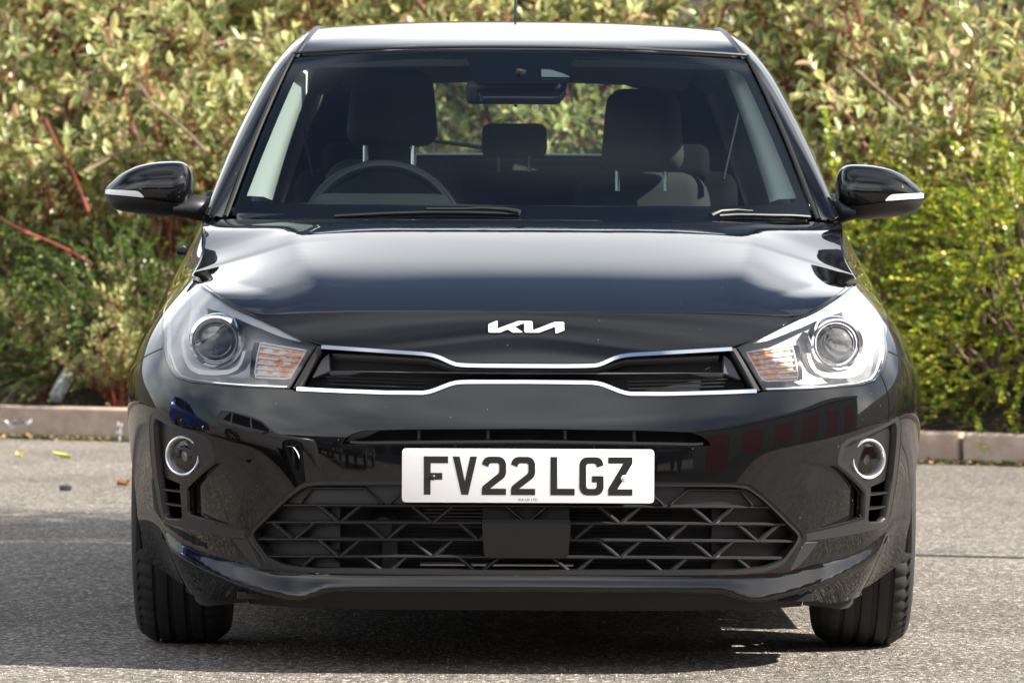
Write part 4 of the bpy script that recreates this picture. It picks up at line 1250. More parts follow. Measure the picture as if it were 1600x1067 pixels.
# dash, wheel
prof_d = [(1.17,.90),(1.22,.955),(1.32,.972),(1.46,.978),(1.56,.968),(1.62,.93),(1.64,.80),(1.58,.60)]
dv = []; nx = 25
for i in range(nx):
    a = -1 + 2*i/(nx-1)
    dv += [(a*.665, y + .14*a*a*(1 if j < 3 else .35), z + (.0 if j not in (2, 3, 4) else .012*math.exp(-((a*.665+.33)/.16)**2))) for j, (y, z) in enumerate(prof_d)]
m = len(prof_d)
dash = MB().add(dv, [(i*m+j, (i+1)*m+j, (i+1)*m+j+1, i*m+j+1) for i in range(nx-1) for j in range(m-1)]).build('dashboard', DASH, CAR, sharp=60)
xw, zw = pix(597, 345, 1.60)
stw = empty('steering_wheel'); stw.parent = CAR
tl = Matrix.Rotation(rad(-24), 3, 'X')
ring = [Vector((xw, 1.62, zw-.035)) + tl @ Vector((.183*math.cos(a), 0, .183*math.sin(a))) for a in np.linspace(0, 2*math.pi, 72, endpoint=False)]
MB().tube(ring, .0155, 12, closed=True, up=tuple(tl @ Vector((0, 1, 0)))).build('wheel_rim', mat('leather_black', (.007,.007,.008), .30), stw)
rbox('wheel_hub', (xw, 1.60, zw-.05), (.17, .05, .13), DASH, stw, .03, -24)
sp = MB()
for a in (0, math.pi, -math.pi/2): sp.tube([Vector((xw, 1.61, zw-.04)), Vector((xw, 1.62, zw-.035)) + tl @ Vector((.18*math.cos(a), 0, .18*math.sin(a)))], .014, 8)
sp.build('wheel_spokes', DASH, stw)
rbox('instrument_hood', (xw, 1.50, zw+.015), (.34, .14, .09), DASH, dash, .04, 10)
# inside mirror
xm, zm = pix(801.5, 145, 1.82)
im = rbox('inside_mirror', (xm, 1.82, zm), (.232, .035, .056), mat('mirror_shell', (.035,.037,.04), .5), CAR, .016, 6, 4)
MB().tube([(xm+.012, 1.82, zm+.015), (xm+.018, 1.81, zm+.055)], .012, 8).build('mirror_stalk', SATIN, im)
MB().lathe([(0, .006), (.004, .005), (.005, 0)], (xm+.005, 1.815, zm-.029), (0, 0, -1), 10).build('mirror_switch', SATIN, im)
rh = [(-.46,1.332),(.46,1.332),(.50,1.37),(.46,1.405),(.2,1.418),(-.2,1.418),(-.46,1.405),(-.50,1.37)]
MB().prism(rh, lambda p, d: (p[0], 3.66 + d - (p[1]-1.332)*.5, p[1]), 0, .03).build('rear_header_trim', LINER, CAR, bevel=.006)
fh = [(x_, 1.985 + .09*(x_/.5)**2) for x_ in (-.5, -.3, -.1, .1, .3, .5)]
fv = [(x_, y_, float(R(np.array([x_]), np.array([y_]))[0, 2]) - .030) for x_, y_ in fh] + [(x_, y_ + .05, float(R(np.array([x_]), np.array([y_]))[0, 2]) - .052) for x_, y_ in fh]
MB().add(fv, [(i, i+1, 7+i, 6+i) for i in range(5)]).build('front_header_trim', LINER, CAR, fix=False)
# headliner, visors, pillar trims
hl_half = [(0, 1.97), (.25, 2.0), (.50, 2.08), (.505, 2.3), (.50, 3.0), (.47, 3.66), (0, 3.70)]
panel('headliner', CAR, LINER, lambda x, y: R(x, y) - np.stack([0*x, 0*x, .040 + .045*sstep(2.4, 3.6, y)], 1), mir(hl_half), h=.06, flange=.004, center=np.array([0, 2.7, 3.0]))
for s in (-1, 1):
    # windscreen pillar trim: from the dash corner up to the headliner
    t = np.linspace(.05, .345, 24)
    e = cA(t)
    wv = []
    for i, p in enumerate(e):
        k = i/23
        w0 = .012; w1 = .090 - .036*k
        wv += [(s*(p[0]-w0), p[1]+.025, p[2]-.010), (s*(p[0]-w0-w1*.55), p[1]+.060, p[2]-.012), (s*(p[0]-w0-w1*.75), p[1]+.135, p[2]-.02), (s*(p[0]-w0-.01), p[1]+.20, p[2]-.03)]
    MB().add(wv, [(i*4+j, i*4+j+1, (i+1)*4+j+1, (i+1)*4+j) for i in range(23) for j in range(3)]).build('pillar_trim', PILLAR, CAR, sharp=70, fix=False)
    # cantrail and centre/rear pillar trims, door cards
    e = cC(np.linspace(.33, .97, 24)); f = cA(np.linspace(.33, .97, 24))
    wv = []
    for a, b in zip(e, f): wv += [(s*(a[0]-.03), a[1], a[2]-.02), (s*(a[0]-.055), a[1], a[2]-.002), (s*(b[0]-.02), b[1], b[2]-.03)]
    MB().add(wv, [(i*3+j, i*3+j+1, (i+1)*3+j+1, (i+1)*3+j) for i in range(23) for j in range(2)]).build('rail_trim', LINER, CAR, sharp=70, fix=False)
    for nm, y0, y1 in (('centre_pillar_trim', 2.42, 2.60), ('rear_pillar_trim', 3.34, 3.80)):
        zz = np.linspace(.95, 1.33, 8); wv = []
        for z in zz:
            k = C(np.array([y0, y1]), np.array([z, z]))
            wv += [(s*(k[0, 0]-.014), y0, z), (s*(k[0, 0]-.05), y0+.02, z), (s*(k[1, 0]-.05), y1-.02, z), (s*(k[1, 0]-.014), y1, z)]
        MB().add(wv, [(i*4+j, i*4+j+1, (i+1)*4+j+1, (i+1)*4+j) for i in range(7) for j in range(3)]).build(nm, SEATG if nm[0] == 'c' else LINER, CAR, sharp=70, fix=False)
    zz = np.linspace(.30, .955, 6); yy = np.linspace(1.45, 3.35, 12); wv = []
    for z in zz: wv += [(s*(.70 - .02*sstep(.6, .95, z) + .0), y, z) for y in yy]
    MB().add(wv, [(i*12+j, i*12+j+1, (i+1)*12+j+1, (i+1)*12+j) for i in range(5) for j in range(11)]).build('door_card', DASH, CAR, sharp=70, fix=False)
    MB().box((s*.692, 2.4, .962), (.09, 1.9, .016)).build('door_top_trim', DASH, CAR, bevel=.006)
    MB().tube([(s*.58, 2.50, 1.30), (s*.56, 2.45, 1.22), (s*.52, 2.40, 1.05)], .012, 6, squash=.3).build('seat_belt', FABRIC, CAR)
    for k in (0,):
        MB().tube([(s*.52, 2.2, 1.345), (s*.53, 2.22, 1.325), (s*.53, 2.36, 1.325), (s*.52, 2.38, 1.345)], .007, 6).build('grab_handle', LINER, CAR)
# ------------------------------------------------------------------ ground, kerb, bank
def node_mat(name):
    m = bpy.data.materials.new(name); m.use_nodes = True
    nt = m.node_tree
    return m, nt, nt.nodes['Principled BSDF'], (lambda t: nt.nodes.new(t)), nt.links.new
def asphalt():
    m, nt, b, N, L = node_mat('asphalt')
    tc = N('ShaderNodeTexCoord')
    v = N('ShaderNodeTexVoronoi'); v.inputs['Scale'].default_value = 105; v.inputs['Randomness'].default_value = 1
    v2 = N('ShaderNodeTexVoronoi'); v2.inputs['Scale'].default_value = 230
    L(tc.outputs['Object'], v.inputs['Vector']); L(tc.outputs['Object'], v2.inputs['Vector'])
    sep = N('ShaderNodeSeparateColor'); L(v.outputs['Color'], sep.inputs['Color'])
    r = N('ShaderNodeValToRGB'); L(sep.outputs['Red'], r.inputs['Fac'])
    e = r.color_ramp.elements
    e[0].position = 0; e[0].color = (.055,.052,.050, 1); e[1].position = 1; e[1].color = (.42,.40,.37, 1)
    for p, c in ((.35, (.105,.10,.095, 1)), (.70, (.165,.155,.145, 1)), (.90, (.25,.235,.215, 1))):
        k = e.new(p); k.color = c
    # mortar between the stones is darker
    ed = N('ShaderNodeMapRange'); ed.inputs['From Min'].default_value = .25; ed.inputs['From Max'].default_value = .75
    ed.inputs['To Min'].default_value = 1.0; ed.inputs['To Max'].default_value = .55
    L(v.outputs['Distance'], ed.inputs['Value'])
    big = N('ShaderNodeTexNoise'); big.inputs['Scale'].default_value = .9; big.inputs['Detail'].default_value = 6
    L(tc.outputs['Object'], big.inputs['Vector'])
    bm_ = N('ShaderNodeMapRange'); bm_.inputs['From Min'].default_value = .3; bm_.inputs['From Max'].default_value = .7
    bm_.inputs['To Min'].default_value = .82; bm_.inputs['To Max'].default_value = 1.22
    L(big.outputs['Fac'], bm_.inputs['Value'])
    sn = N('ShaderNodeTexNoise'); sn.inputs['Scale'].default_value = 4.5; sn.inputs['Detail'].default_value = 4; sn.inputs['Roughness'].default_value = .65
    L(tc.outputs['Object'], sn.inputs['Vector'])
    sm = N('ShaderNodeMapRange'); sm.inputs['From Min'].default_value = .56; sm.inputs['From Max'].default_value = .72; sm.inputs['To Min'].default_value = 1.0; sm.inputs['To Max'].default_value = .62
    L(sn.outputs['Fac'], sm.inputs['Value'])
    m0 = N('ShaderNodeMath'); m0.operation = 'MULTIPLY'; L(bm_.outputs['Result'], m0.inputs[0]); L(sm.outputs['Result'], m0.inputs[1])
    mu = N('ShaderNodeMath'); mu.operation = 'MULTIPLY'; L(ed.outputs['Result'], mu.inputs[0]); L(m0.outputs[0], mu.inputs[1])
    cm = N('ShaderNodeMix'); cm.data_type = 'RGBA'; cm.blend_type = 'MULTIPLY'; cm.inputs['Factor'].default_value = 1
    L(r.outputs['Color'], cm.inputs['A']); L(mu.outputs['Value'], cm.inputs['B'])
    warm = N('ShaderNodeMix'); warm.data_type = 'RGBA'; warm.blend_type = 'MULTIPLY'; warm.inputs['Factor'].default_value = 1
    warm.inputs['B'].default_value = (1.55, 1.46, 1.37, 1)
    L(cm.outputs['Result'], warm.inputs['A']); L(warm.outputs['Result'], b.inputs['Base Color'])
    b.inputs['Roughness'].default_value = .85; b.inputs['Specular IOR Level'].default_value = .3
    bp = N('ShaderNodeBump'); bp.inputs['Strength'].default_value = .9; bp.inputs['Distance'].default_value = .004
    h = N('ShaderNodeMath'); h.operation = 'ADD'
    L(v.outputs['Distance'], h.inputs[0]); L(v2.outputs['Distance'], h.inputs[1])
    iv = N('ShaderNodeMath'); iv.operation = 'MULTIPLY'; iv.inputs[1].default_value = -1; L(h.outputs[0], iv.inputs[0])
    L(iv.outputs[0], bp.inputs['Height']); L(bp.outputs['Normal'], b.inputs['Normal'])
    return m
ASPH = asphalt()
g = MB().add([(-700,-700,0),(700,-700,0),(700,700,0),(-700,700,0)], [(0,1,2,3)]).build('ground', ASPH)
tag(g, 'grey asphalt car park surface under the car', kind='structure')
KA = rad(27.3)
KE, KN, K0 = np.array([math.cos(KA), -math.sin(KA)]), np.array([math.sin(KA), math.cos(KA)]), np.array([0, 10.43])
def kp(s, d, z=0.0):
    p = K0 + KE*s + KN*d
    return (float(p[0]), float(p[1]), float(z))
rng = np.random.default_rng(7)
KERBM = mat('kerb_concrete', (.33,.245,.19), .85, bump=(60, .6, .004), var=(14, (.44,.345,.28), .35, .7))
kerb = empty('kerb', kp(0, 0)); tag(kerb, 'pale concrete kerb along the foot of the planted bank', kind='structure')
klen = .915
kproto = []
for k in range(3):
    b = MB().box((0, 0, 0), (klen-.020, .125, .26)).build('kerb_stone', KERBM, kerb, bevel=.012, segs=3)
    for v in b.data.vertices:
        v.co += Vector((rng.normal(0, .0012), rng.normal(0, .002), rng.normal(0, .002)))
    kproto.append(b)
for i in range(-13, 14):
    o = kproto[i+13] if i+13 < 3 else kproto[i % 3].copy()
    if i+13 >= 3: COL.objects.link(o); o.parent = kerb
    p = kp((i-2)*klen + 2.03 + .4575, .06)
    o.location = (p[0]-kerb.location.x, p[1]-kerb.location.y, -.004 + rng.normal(0, .003) + (.012 if i < 0 else 0))
    o.rotation_euler = (0, 0, -KA + rng.normal(0, .004))
# planted bank
def bank_z(d): return float(np.interp(d, [.1, .14, .35, 1.0, 3, 6, 14, 30, 60], [.02, .105, .13, .26, .85, 2.0, 5.0, 6.0, 6.2]))
bs = np.concatenate([np.linspace(-60, -8, 14), np.linspace(-7.5, 7.5, 61), np.linspace(8, 60, 14)])
bd = np.array([.10, .125, .14, .2, .3, .45, .7, 1.0, 1.4, 1.9, 2.5, 3, 4, 5, 6, 8, 10, 14, 20, 30, 60])
bv = []
for d in bd:
    for s_ in bs:
        bv.append(kp(s_, d, bank_z(d) + (rng.normal(0, .012) if .2 < d < 6 else 0)))
nb = len(bs)
SOIL = mat('bank_soil', (.034,.025,.017), .95, bump=(25, 1.0, .03), var=(18, (.08,.058,.038), .45, .7))
bk = MB().add(bv, [(i*nb+j, i*nb+j+1, (i+1)*nb+j+1, (i+1)*nb+j) for i in range(len(bd)-1) for j in range(nb-1)]).build('bank', SOIL, sharp=80)
tag(bk, 'sloping soil bank behind the kerb', kind='structure')

# ------------------------------------------------------------------ foliage
def leaf_mat(name, ramp, edge=None, trans=.3, gloss=.35):
    m = bpy.data.materials.new(name); m.use_nodes = True
    nt = m.node_tree; b = nt.nodes['Principled BSDF']; L = nt.links.new; N = nt.nodes.new
    geo = N('ShaderNodeNewGeometry'); r = N('ShaderNodeValToRGB'); L(geo.outputs['Random Per Island'], r.inputs['Fac'])
    e = r.color_ramp.elements
    e[0].position, e[0].color = ramp[0][0], (*ramp[0][1], 1); e[1].position, e[1].color = ramp[-1][0], (*ramp[-1][1], 1)
    for p, c in ramp[1:-1]: k = e.new(p); k.color = (*c, 1)
    col = r.outputs['Color']
    if edge:
        uv = N('ShaderNodeUVMap'); sp = N('ShaderNodeSeparateXYZ'); L(uv.outputs['UV'], sp.inputs['Vector'])
        tc = N('ShaderNodeTexCoord'); nz = N('ShaderNodeTexNoise'); nz.inputs['Scale'].default_value = 55; L(tc.outputs['Object'], nz.inputs['Vector'])
        ad = N('ShaderNodeMath'); ad.operation = 'MULTIPLY_ADD'; ad.inputs[1].default_value = .9; L(nz.outputs['Fac'], ad.inputs[0]); L(sp.outputs['X'], ad.inputs[2])
        st = N('ShaderNodeMapRange'); st.inputs['From Min'].default_value = .93; st.inputs['From Max'].default_value = 1.12; L(ad.outputs[0], st.inputs['Value'])
        r2 = N('ShaderNodeValToRGB'); L(geo.outputs['Random Per Island'], r2.inputs['Fac'])
        e2 = r2.color_ramp.elements
        e2[0].position, e2[0].color = edge[0][0], (*edge[0][1], 1); e2[1].position, e2[1].color = edge[-1][0], (*edge[-1][1], 1)
        for p, c in edge[1:-1]: k = e2.new(p); k.color = (*c, 1)
        mx = N('ShaderNodeMix'); mx.data_type = 'RGBA'; L(st.outputs['Result'], mx.inputs['Factor']); L(col, mx.inputs['A']); L(r2.outputs['Color'], mx.inputs['B'])
        col = mx.outputs['Result']
    L(col, b.inputs['Base Color']); b.inputs['Roughness'].default_value = gloss
    tr = N('ShaderNodeBsdfTranslucent'); L(col, tr.inputs['Color'])
    ms = N('ShaderNodeMixShader'); ms.inputs['Fac'].default_value = trans
    out = nt.nodes['Material Output']
    L(b.outputs['BSDF'], ms.inputs[1]); L(tr.outputs['BSDF'], ms.inputs[2]); L(ms.outputs['Shader'], out.inputs['Surface'])
    return m
VARIEG = leaf_mat('variegated_leaf', [(0,(.08,.13,.04)),(.35,(.15,.20,.07)),(.6,(.27,.33,.09)),(.9,(.40,.42,.14)),(1,(.30,.17,.09))],
                  [(0,(.34,.36,.15)),(.30,(.34,.34,.13)),(.60,(.64,.60,.32)),(.82,(.52,.49,.14)),(.93,(.66,.46,.32)),(1,(.45,.26,.18))])
EVERG = leaf_mat('evergreen_leaf', [(0,(.06,.13,.010)),(.30,(.15,.25,.016)),(.62,(.29,.36,.022)),(.85,(.50,.50,.035)),(1,(.62,.50,.045))], trans=.22, gloss=.30)
DARKG = leaf_mat('dark_evergreen_leaf', [(0,(.03,.075,.012)),(.5,(.06,.12,.018)),(.85,(.11,.18,.022)),(1,(.2,.23,.03))], trans=.22, gloss=.30)
REDST = mat('red_stem', (.22,.030,.022), .5, var=(12, (.16,.06,.035), .4, .65))
BROWN = mat('brown_twig', (.13,.085,.055), .8, var=(15, (.22,.16,.11), .4, .65))

def frame_of(d):
    d = d/np.linalg.norm(d, axis=1)[:, None]
    ref = np.where(np.abs(d[:, 2:3]) < .9, np.array([[0, 0, 1.0]]), np.array([[1.0, 0, 0]]))
    a = np.cross(d, ref); a /= np.linalg.norm(a, axis=1)[:, None]
    return d, a, np.cross(a, d)
def leaves_mesh(name, P, D, ln, wd, material, roll, fold=.16, simple=False):
    """P base points, D directions, ln lengths, wd widths"""
    n = len(P)
    d, a, u = frame_of(D)
    c, s_ = np.cos(roll)[:, None], np.sin(roll)[:, None]
    side = a*c + u*s_; up = -a*s_ + u*c
    l, w = ln[:, None], wd[:, None]
    if simple:
        V = np.stack([P, P + d*l*.45 + side*w*.5, P + d*l, P + d*l*.45 - side*w*.5], 1).reshape(-1, 3)
        F = (np.arange(n)[:, None]*4 + np.array([[0, 1, 2, 3]]))
        uvt = np.tile(np.array([.7, 0, 1, .4, .7, 1, 1, .4]), n)
    else:
        mid = P + d*l*.5 - up*l*.06
        V = np.stack([P, P + d*l*.32 + side*w*.46 + up*w*fold, P + d*l*.68 + side*w*.40 + up*w*fold*.8, P + d*l - up*l*.05,
                      P + d*l*.68 - side*w*.40 + up*w*fold*.8, P + d*l*.32 - side*w*.46 + up*w*fold, P + d*l*.34, P + d*l*.68 - up*l*.05], 1).reshape(-1, 3)
        q = np.array([[0,1,2,3,7,6]])
        F = None
    me = bpy.data.meshes.new(name)
    if simple:
        me.vertices.add(len(V)); me.vertices.foreach_set('co', V.ravel())
        me.loops.add(F.size); me.loops.foreach_set('vertex_index', F.ravel().astype(np.int32))
        me.polygons.add(n); me.polygons.foreach_set('loop_start', np.arange(n, dtype=np.int32)*4)
    else:
        quads = np.array([[0,1,6,6],[1,2,7,6],[2,3,7,7],[0,6,5,5],[6,7,4,5],[7,3,4,4]])
        uvx = np.array([.55, 1, 1, .9, 1, 1, 0, .1])
        loops = []; starts = []; pos = 0; uvl = []
        pat = [[0,1,6],[1,2,7,6],[2,3,7],[0,6,5],[6,7,4,5],[7,3,4]]
        flat = np.concatenate([np.array(p) for p in pat]); sizes = np.array([len(p) for p in pat])
        off = np.concatenate([[0], np.cumsum(sizes)])[:-1]; tot = sizes.sum()
        L_ = (np.arange(n)[:, None]*8 + flat[None]).ravel(); S_ = (np.arange(n)[:, None]*tot + off[None]).ravel()
        me.vertices.add(len(V)); me.vertices.foreach_set('co', V.ravel())
        me.loops.add(len(L_)); me.loops.foreach_set('vertex_index', L_.astype(np.int32))
        me.polygons.add(len(S_)); me.polygons.foreach_set('loop_start', S_.astype(np.int32))
        uvt = np.stack([np.tile(uvx[flat], n), np.zeros(n*tot)], 1).ravel()
    me.update(calc_edges=True)
    uvw = me.uv_layers.new(name='UVMap'); uvw.data.foreach_set('uv', uvt.astype(np.float32))
    me.polygons.foreach_set('use_smooth', [True]*len(me.polygons))
    me.materials.append(material)
    return me
def tubes_mesh(name, paths, radii, material, n=5):
    b = MB()
    for p, r in zip(paths, radii): b.tube(p, r, n, cap=False)
    me = bpy.data.meshes.new(name); me.from_pydata(b.v, [], b.f); me.polygons.foreach_set('use_smooth', [True]*len(me.polygons))
    me.materials.append(material); me.update()
    return me
def dogwood(seed, h=1.5, spread=.75, stems=21, twigs=13, rosette=7):
    r = np.random.default_rng(seed)
    sp, sr, P, D, Ls = [], [], [], [], []
    tp, tr = [], []
    for i in range(stems):
        az = r.uniform(0, 2*math.pi); out = r.uniform(.15, 1)*spread; hh = h*r.uniform(.6, 1.05)
        b0 = np.array([r.normal(0, .10), r.normal(0, .10), -.1]); pts = []
        for k in range(7):
            t = k/6
            pts.append(b0 + np.array([math.cos(az)*out*t**1.4, math.sin(az)*out*t**1.4, hh*(t - .12*t*t*out/spread)]) + r.normal(0, .02, 3)*t)
        sp.append([tuple(p) for p in pts]); sr.append([.011 - .008*k/6 for k in range(7)])
        for j in range(twigs):
            t = .38 + .62*r.uniform(0, 1.0)**.75; k = min(int(t*6), 5); f = t*6-k
            q = pts[k]*(1-f) + pts[k+1]*f
            ta = r.uniform(0, 2*math.pi); d = np.array([math.cos(ta)*.8, math.sin(ta)*.8, r.uniform(.1, 1.0)]) + np.array([math.cos(az), math.sin(az), 0])*.5
            d /= np.linalg.norm(d); ln = r.uniform(.10, .28); e = q + d*ln + np.array([0, 0, .03])
            tp.append([tuple(q), tuple(q + d*ln*.5), tuple(e)]); tr.append([.0034, .0026, .0016])
            phase = r.uniform(0, math.pi)
            for m_ in range(rosette):
                pair, side = divmod(m_, 2)
                t2 = 1 - pair*.19
                a2 = phase + pair*math.pi/2 + side*math.pi
                _, x, y = frame_of(d[None]); rad_ = x[0]*math.cos(a2) + y[0]*math.sin(a2)
                ld = rad_*(.62 + .22*pair) + d*(.75 - .12*pair) + r.normal(0, .14, 3) + np.array([0, 0, .22])
                P.append(q + (e-q)*max(t2, .05)); D.append(ld); Ls.append(r.uniform(.062, .104)*(1 if pair else .8))
    P, D, Ls = np.array(P), np.array(D), np.array(Ls)
    _, a, u = frame_of(D)
    # upper face towards the sky
    roll = -np.arctan2(a[:, 2]*0, u[:, 2]) + r.normal(0, .4, len(P))
    lm = leaves_mesh('variegated_foliage', P, D, Ls, Ls*r.uniform(.42, .54, len(P)), VARIEG, roll)
    return lm, tubes_mesh('red_stems', sp, sr, REDST, 6), tubes_mesh('twigs', tp, tr, REDST, 4)
def evergreen(seed, rx=.75, ry=.6, rz=.9, sprays=560, material=None, leaf=.0185):
    r = np.random.default_rng(seed)
    P, D, Ls = [], [], []; tp, tr = [], []; sp, sr = [], []
    for i in range(sprays):
        th = r.uniform(0, 2*math.pi); ct = r.uniform(-.15, 1.0); st = math.sqrt(max(0, 1-ct*ct)); k = r.uniform(.62, 1.02)
        lump = 1 + .16*math.sin(3*th + seed) * math.sin(4*ct + seed*2)
        n_ = np.array([st*math.cos(th), st*math.sin(th), ct]); b = n_*np.array([rx, ry, rz])*k*lump*.82 + np.array([0, 0, .10])
        d = n_*np.array([1, 1, .55]) + r.normal(0, .38, 3); d[2] += .15; d /= np.linalg.norm(d)
        ln = r.uniform(.16, .38); m = int(ln/.0056)
        t = np.linspace(0, 1, m)[:, None]
        pts = b + d*ln*t + np.array([0, 0, -1.0])*(ln*.32)*t**2
        tp.append([tuple(pts[0]), tuple(pts[m//2]), tuple(pts[-1])]); tr.append([.0018, .0014, .0008])
        tan = np.gradient(pts, axis=0); tan /= np.linalg.norm(tan, axis=1)[:, None]
        _, x, y = frame_of(tan); ph = np.arange(m)*math.pi + r.normal(0, .5, m)
        ld = x*np.cos(ph)[:, None] + y*np.abs(np.sin(ph))[:, None]*.5 + tan*.75 + r.normal(0, .22, (m, 3)) + np.array([0, 0, .15])
        P.append(pts); D.append(ld); Ls.append(r.uniform(.65, 1.2, m)*leaf)
        if i % 9 == 0:
            c = np.array([r.normal(0, .08), r.normal(0, .08), -.08])
            sp.append([tuple(c), tuple(c*.4 + b*.6 + np.array([0, 0, .06])), tuple(b)]); sr.append([.009, .006, .003])
    P, D, Ls = np.concatenate(P), np.concatenate(D), np.concatenate(Ls)
    lm = leaves_mesh('evergreen_foliage', P, D, Ls, Ls*.66, material or EVERG, r.normal(0, .8, len(P)), simple=True)
    return lm, tubes_mesh('branches', sp, sr, BROWN, 5), tubes_mesh('twigs', tp, tr, BROWN, 4)
def plant(kind, meshes, s_, d, scale, rz, label, group, cat='shrub', dz=0.0):
    o = empty(kind, kp(s_, d, bank_z(d) - .02 + dz), rz); o.scale = (scale, scale, scale)
    for nm, me in zip(('foliage', 'stems', 'twigs'), meshes):
        c = bpy.data.objects.new(nm, me); COL.objects.link(c); c.parent = o
        if nm in ('foliage', 'twigs'): c['kind'] = 'stuff'
    tag(o, label, cat, group)
    return o
DW = [dogwood(11), dogwood(12, 1.35, .85, 23), dogwood(13, 1.65, .7, 20)]
EG = [evergreen(21), evergreen(22, .85, .62, .75), evergreen(23, .7, .6, 1.05, 660)]
EGD = [evergreen(31, .8, .6, .8, 560, DARKG, .0175), evergreen(32, .7, .55, .95, 560, DARKG, .0175)]
GD, GE = 'variegated dogwoods on the bank', 'small leaved evergreens on the bank'
# (kind, variant, along, back, scale, turn, label)
R_ = random.Random(5)
spots = [
 # right of the car: bright evergreen mounds low, dogwood above
 ('e', 2, 2.05, .80, 1.12, .3, 'bright yellow-green evergreen mound right of the car above the kerb joint'),
 ('e', 0, 1.15, .90, 1.15, 1.9, 'yellow-green evergreen mound directly beyond the right door mirror'),
 ('e', 1, 2.95, .85, 1.15, 2.6, 'yellow-green evergreen mound at the right picture edge'),
 ('e', 0, 3.9, .9, 1.1, 4.0, 'yellow-green evergreen mound just past the right picture edge'),
 ('e', 2, 1.65, 1.75, 1.05, 3.1, 'evergreen mound higher on the bank behind the right mirror'),
 ('e', 1, 2.65, 1.80, 1.0, .9, 'evergreen mound higher on the bank at the right edge'),
 ('e', 0, .25, .95, .95, 2.2, 'evergreen mound hidden behind the right half of the car'),
 ('d', 0, 1.9, 2.35, 1.0, .4, 'cream-edged dogwood at the upper right with its shoots above the evergreen'),
 ('d', 1, 2.9, 2.5, 1.0, 2.0, 'cream-edged dogwood in the top right corner of the picture'),
 ('d', 2, 1.05, 2.3, 1.0, 1.2, 'cream-edged dogwood above the right roof corner'),
 ('d', 1, 3.9, 2.6, 1.0, 3.3, 'cream-edged dogwood just past the top right corner'),
 ('d', 0, 2.35, 3.5, 1.1, 5.0, 'cream-edged dogwood far up the bank at top right'),
 ('d', 2, 1.2, 3.6, 1.1, 2.7, 'cream-edged dogwood far up the bank above the right roof edge'),
 # behind the car
 ('d', 1, .2, 1.65, .95, .9, 'cream-edged dogwood seen through the rear window'),
 ('d', 0, -.55, 1.9, 1.05, 2.9, 'cream-edged dogwood above the middle of the roof'),
 ('d', 2, .15, 3.1, 1.1, 4.4, 'cream-edged dogwood far up the bank above the aerial'),
 ('d', 1, -.9, 3.3, 1.1, .2, 'cream-edged dogwood far up the bank above the left roof half'),
 # left of the car
 ('g', 0, -2.25, .75, .85, .5, 'dark green evergreen low at the left picture edge'),
 ('g', 1, -1.5, .85, .85, 2.2, 'dark green evergreen low beside the left headlight'),
 ('g', 0, -3.1, .8, .9, 3.6, 'dark green evergreen just past the left picture edge'),
 ('g', 1, -.7, .85, .85, 5.0, 'dark evergreen hidden behind the left half of the car'),
 ('d', 2, -2.35, 1.50, .95, 1.7, 'cream-edged dogwood at the left picture edge level with the mirror'),
 ('d', 0, -1.45, 1.55, .95, 4.1, 'cream-edged dogwood behind the left door mirror'),
 ('d', 1, -3.2, 1.6, .95, 5.2, 'cream-edged dogwood just past the left picture edge'),
 ('d', 1, -1.95, 2.5, 1.05, 2.5, 'cream-edged dogwood in the top left of the picture'),
 ('d', 0, -2.9, 2.6, 1.05, 3.5, 'cream-edged dogwood in the top left corner of the picture'),
 ('d', 2, -1.1, 2.55, 1.05, .1, 'cream-edged dogwood above the left windscreen pillar'),
 ('d', 2, -2.55, 3.3, 1.15, 1.3, 'cream-edged dogwood far up the bank at top left'),
 ('d', 0, -3.6, 3.7, 1.1, 2.2, 'cream-edged dogwood far up the bank past the top left corner'),
 ('d', 1, -2.95, 4.3, 1.25, 5.3, 'cream-edged dogwood highest on the bank in the top left corner'),
 ('d', 0, -1.8, 4.4, 1.2, .6, 'cream-edged dogwood highest on the bank left of the roof'),
 ('d', 1, -3.75, 2.7, 1.1, 4.6, 'cream-edged dogwood upper left between the mirror and the picture corner'),
 ('d', 2, -4.7, 2.8, 1.1, .7, 'cream-edged dogwood upper left at the very picture edge'),
 ('d', 0, -4.5, 3.8, 1.2, 2.0, 'cream-edged dogwood third tier up the bank in the top left'),
 ('d', 1, -5.4, 4.4, 1.25, 3.0, 'cream-edged dogwood topmost on the bank at the left corner'),
 ('d', 2, -4.1, 4.9, 1.25, 5.0, 'cream-edged dogwood topmost on the bank beside the left corner'),
 ('d', 2, 1.45, 1.35, .92, 2.4, 'pale cream dogwood standing out before the evergreen at upper right'),
 # small shoots by the kerb
 ('d', 1, -2.02, .30, .32, .8, 'small cream-edged dogwood shoot over the kerb beside the left wheel arch'),
 ('d', 0, -2.08, .62, .42, 2.8, 'cream-edged dogwood shoot beside the left headlight'),
 ('d', 2, -2.50, .52, .32, 1.1, 'small cream-edged dogwood shoot low on the left in front of dark evergreen'),
]
for k, v, s_, d, sc_, rz, lab in spots:
    if k == 'd': plant('dogwood_shrub', DW[v], s_, d, sc_, rz, lab, GD)
    elif k == 'e': plant('evergreen_shrub', EG[v], s_, d, sc_, rz, lab, GE)
    else: plant('evergreen_shrub', EGD[v], s_, d, sc_, rz, lab, GE)
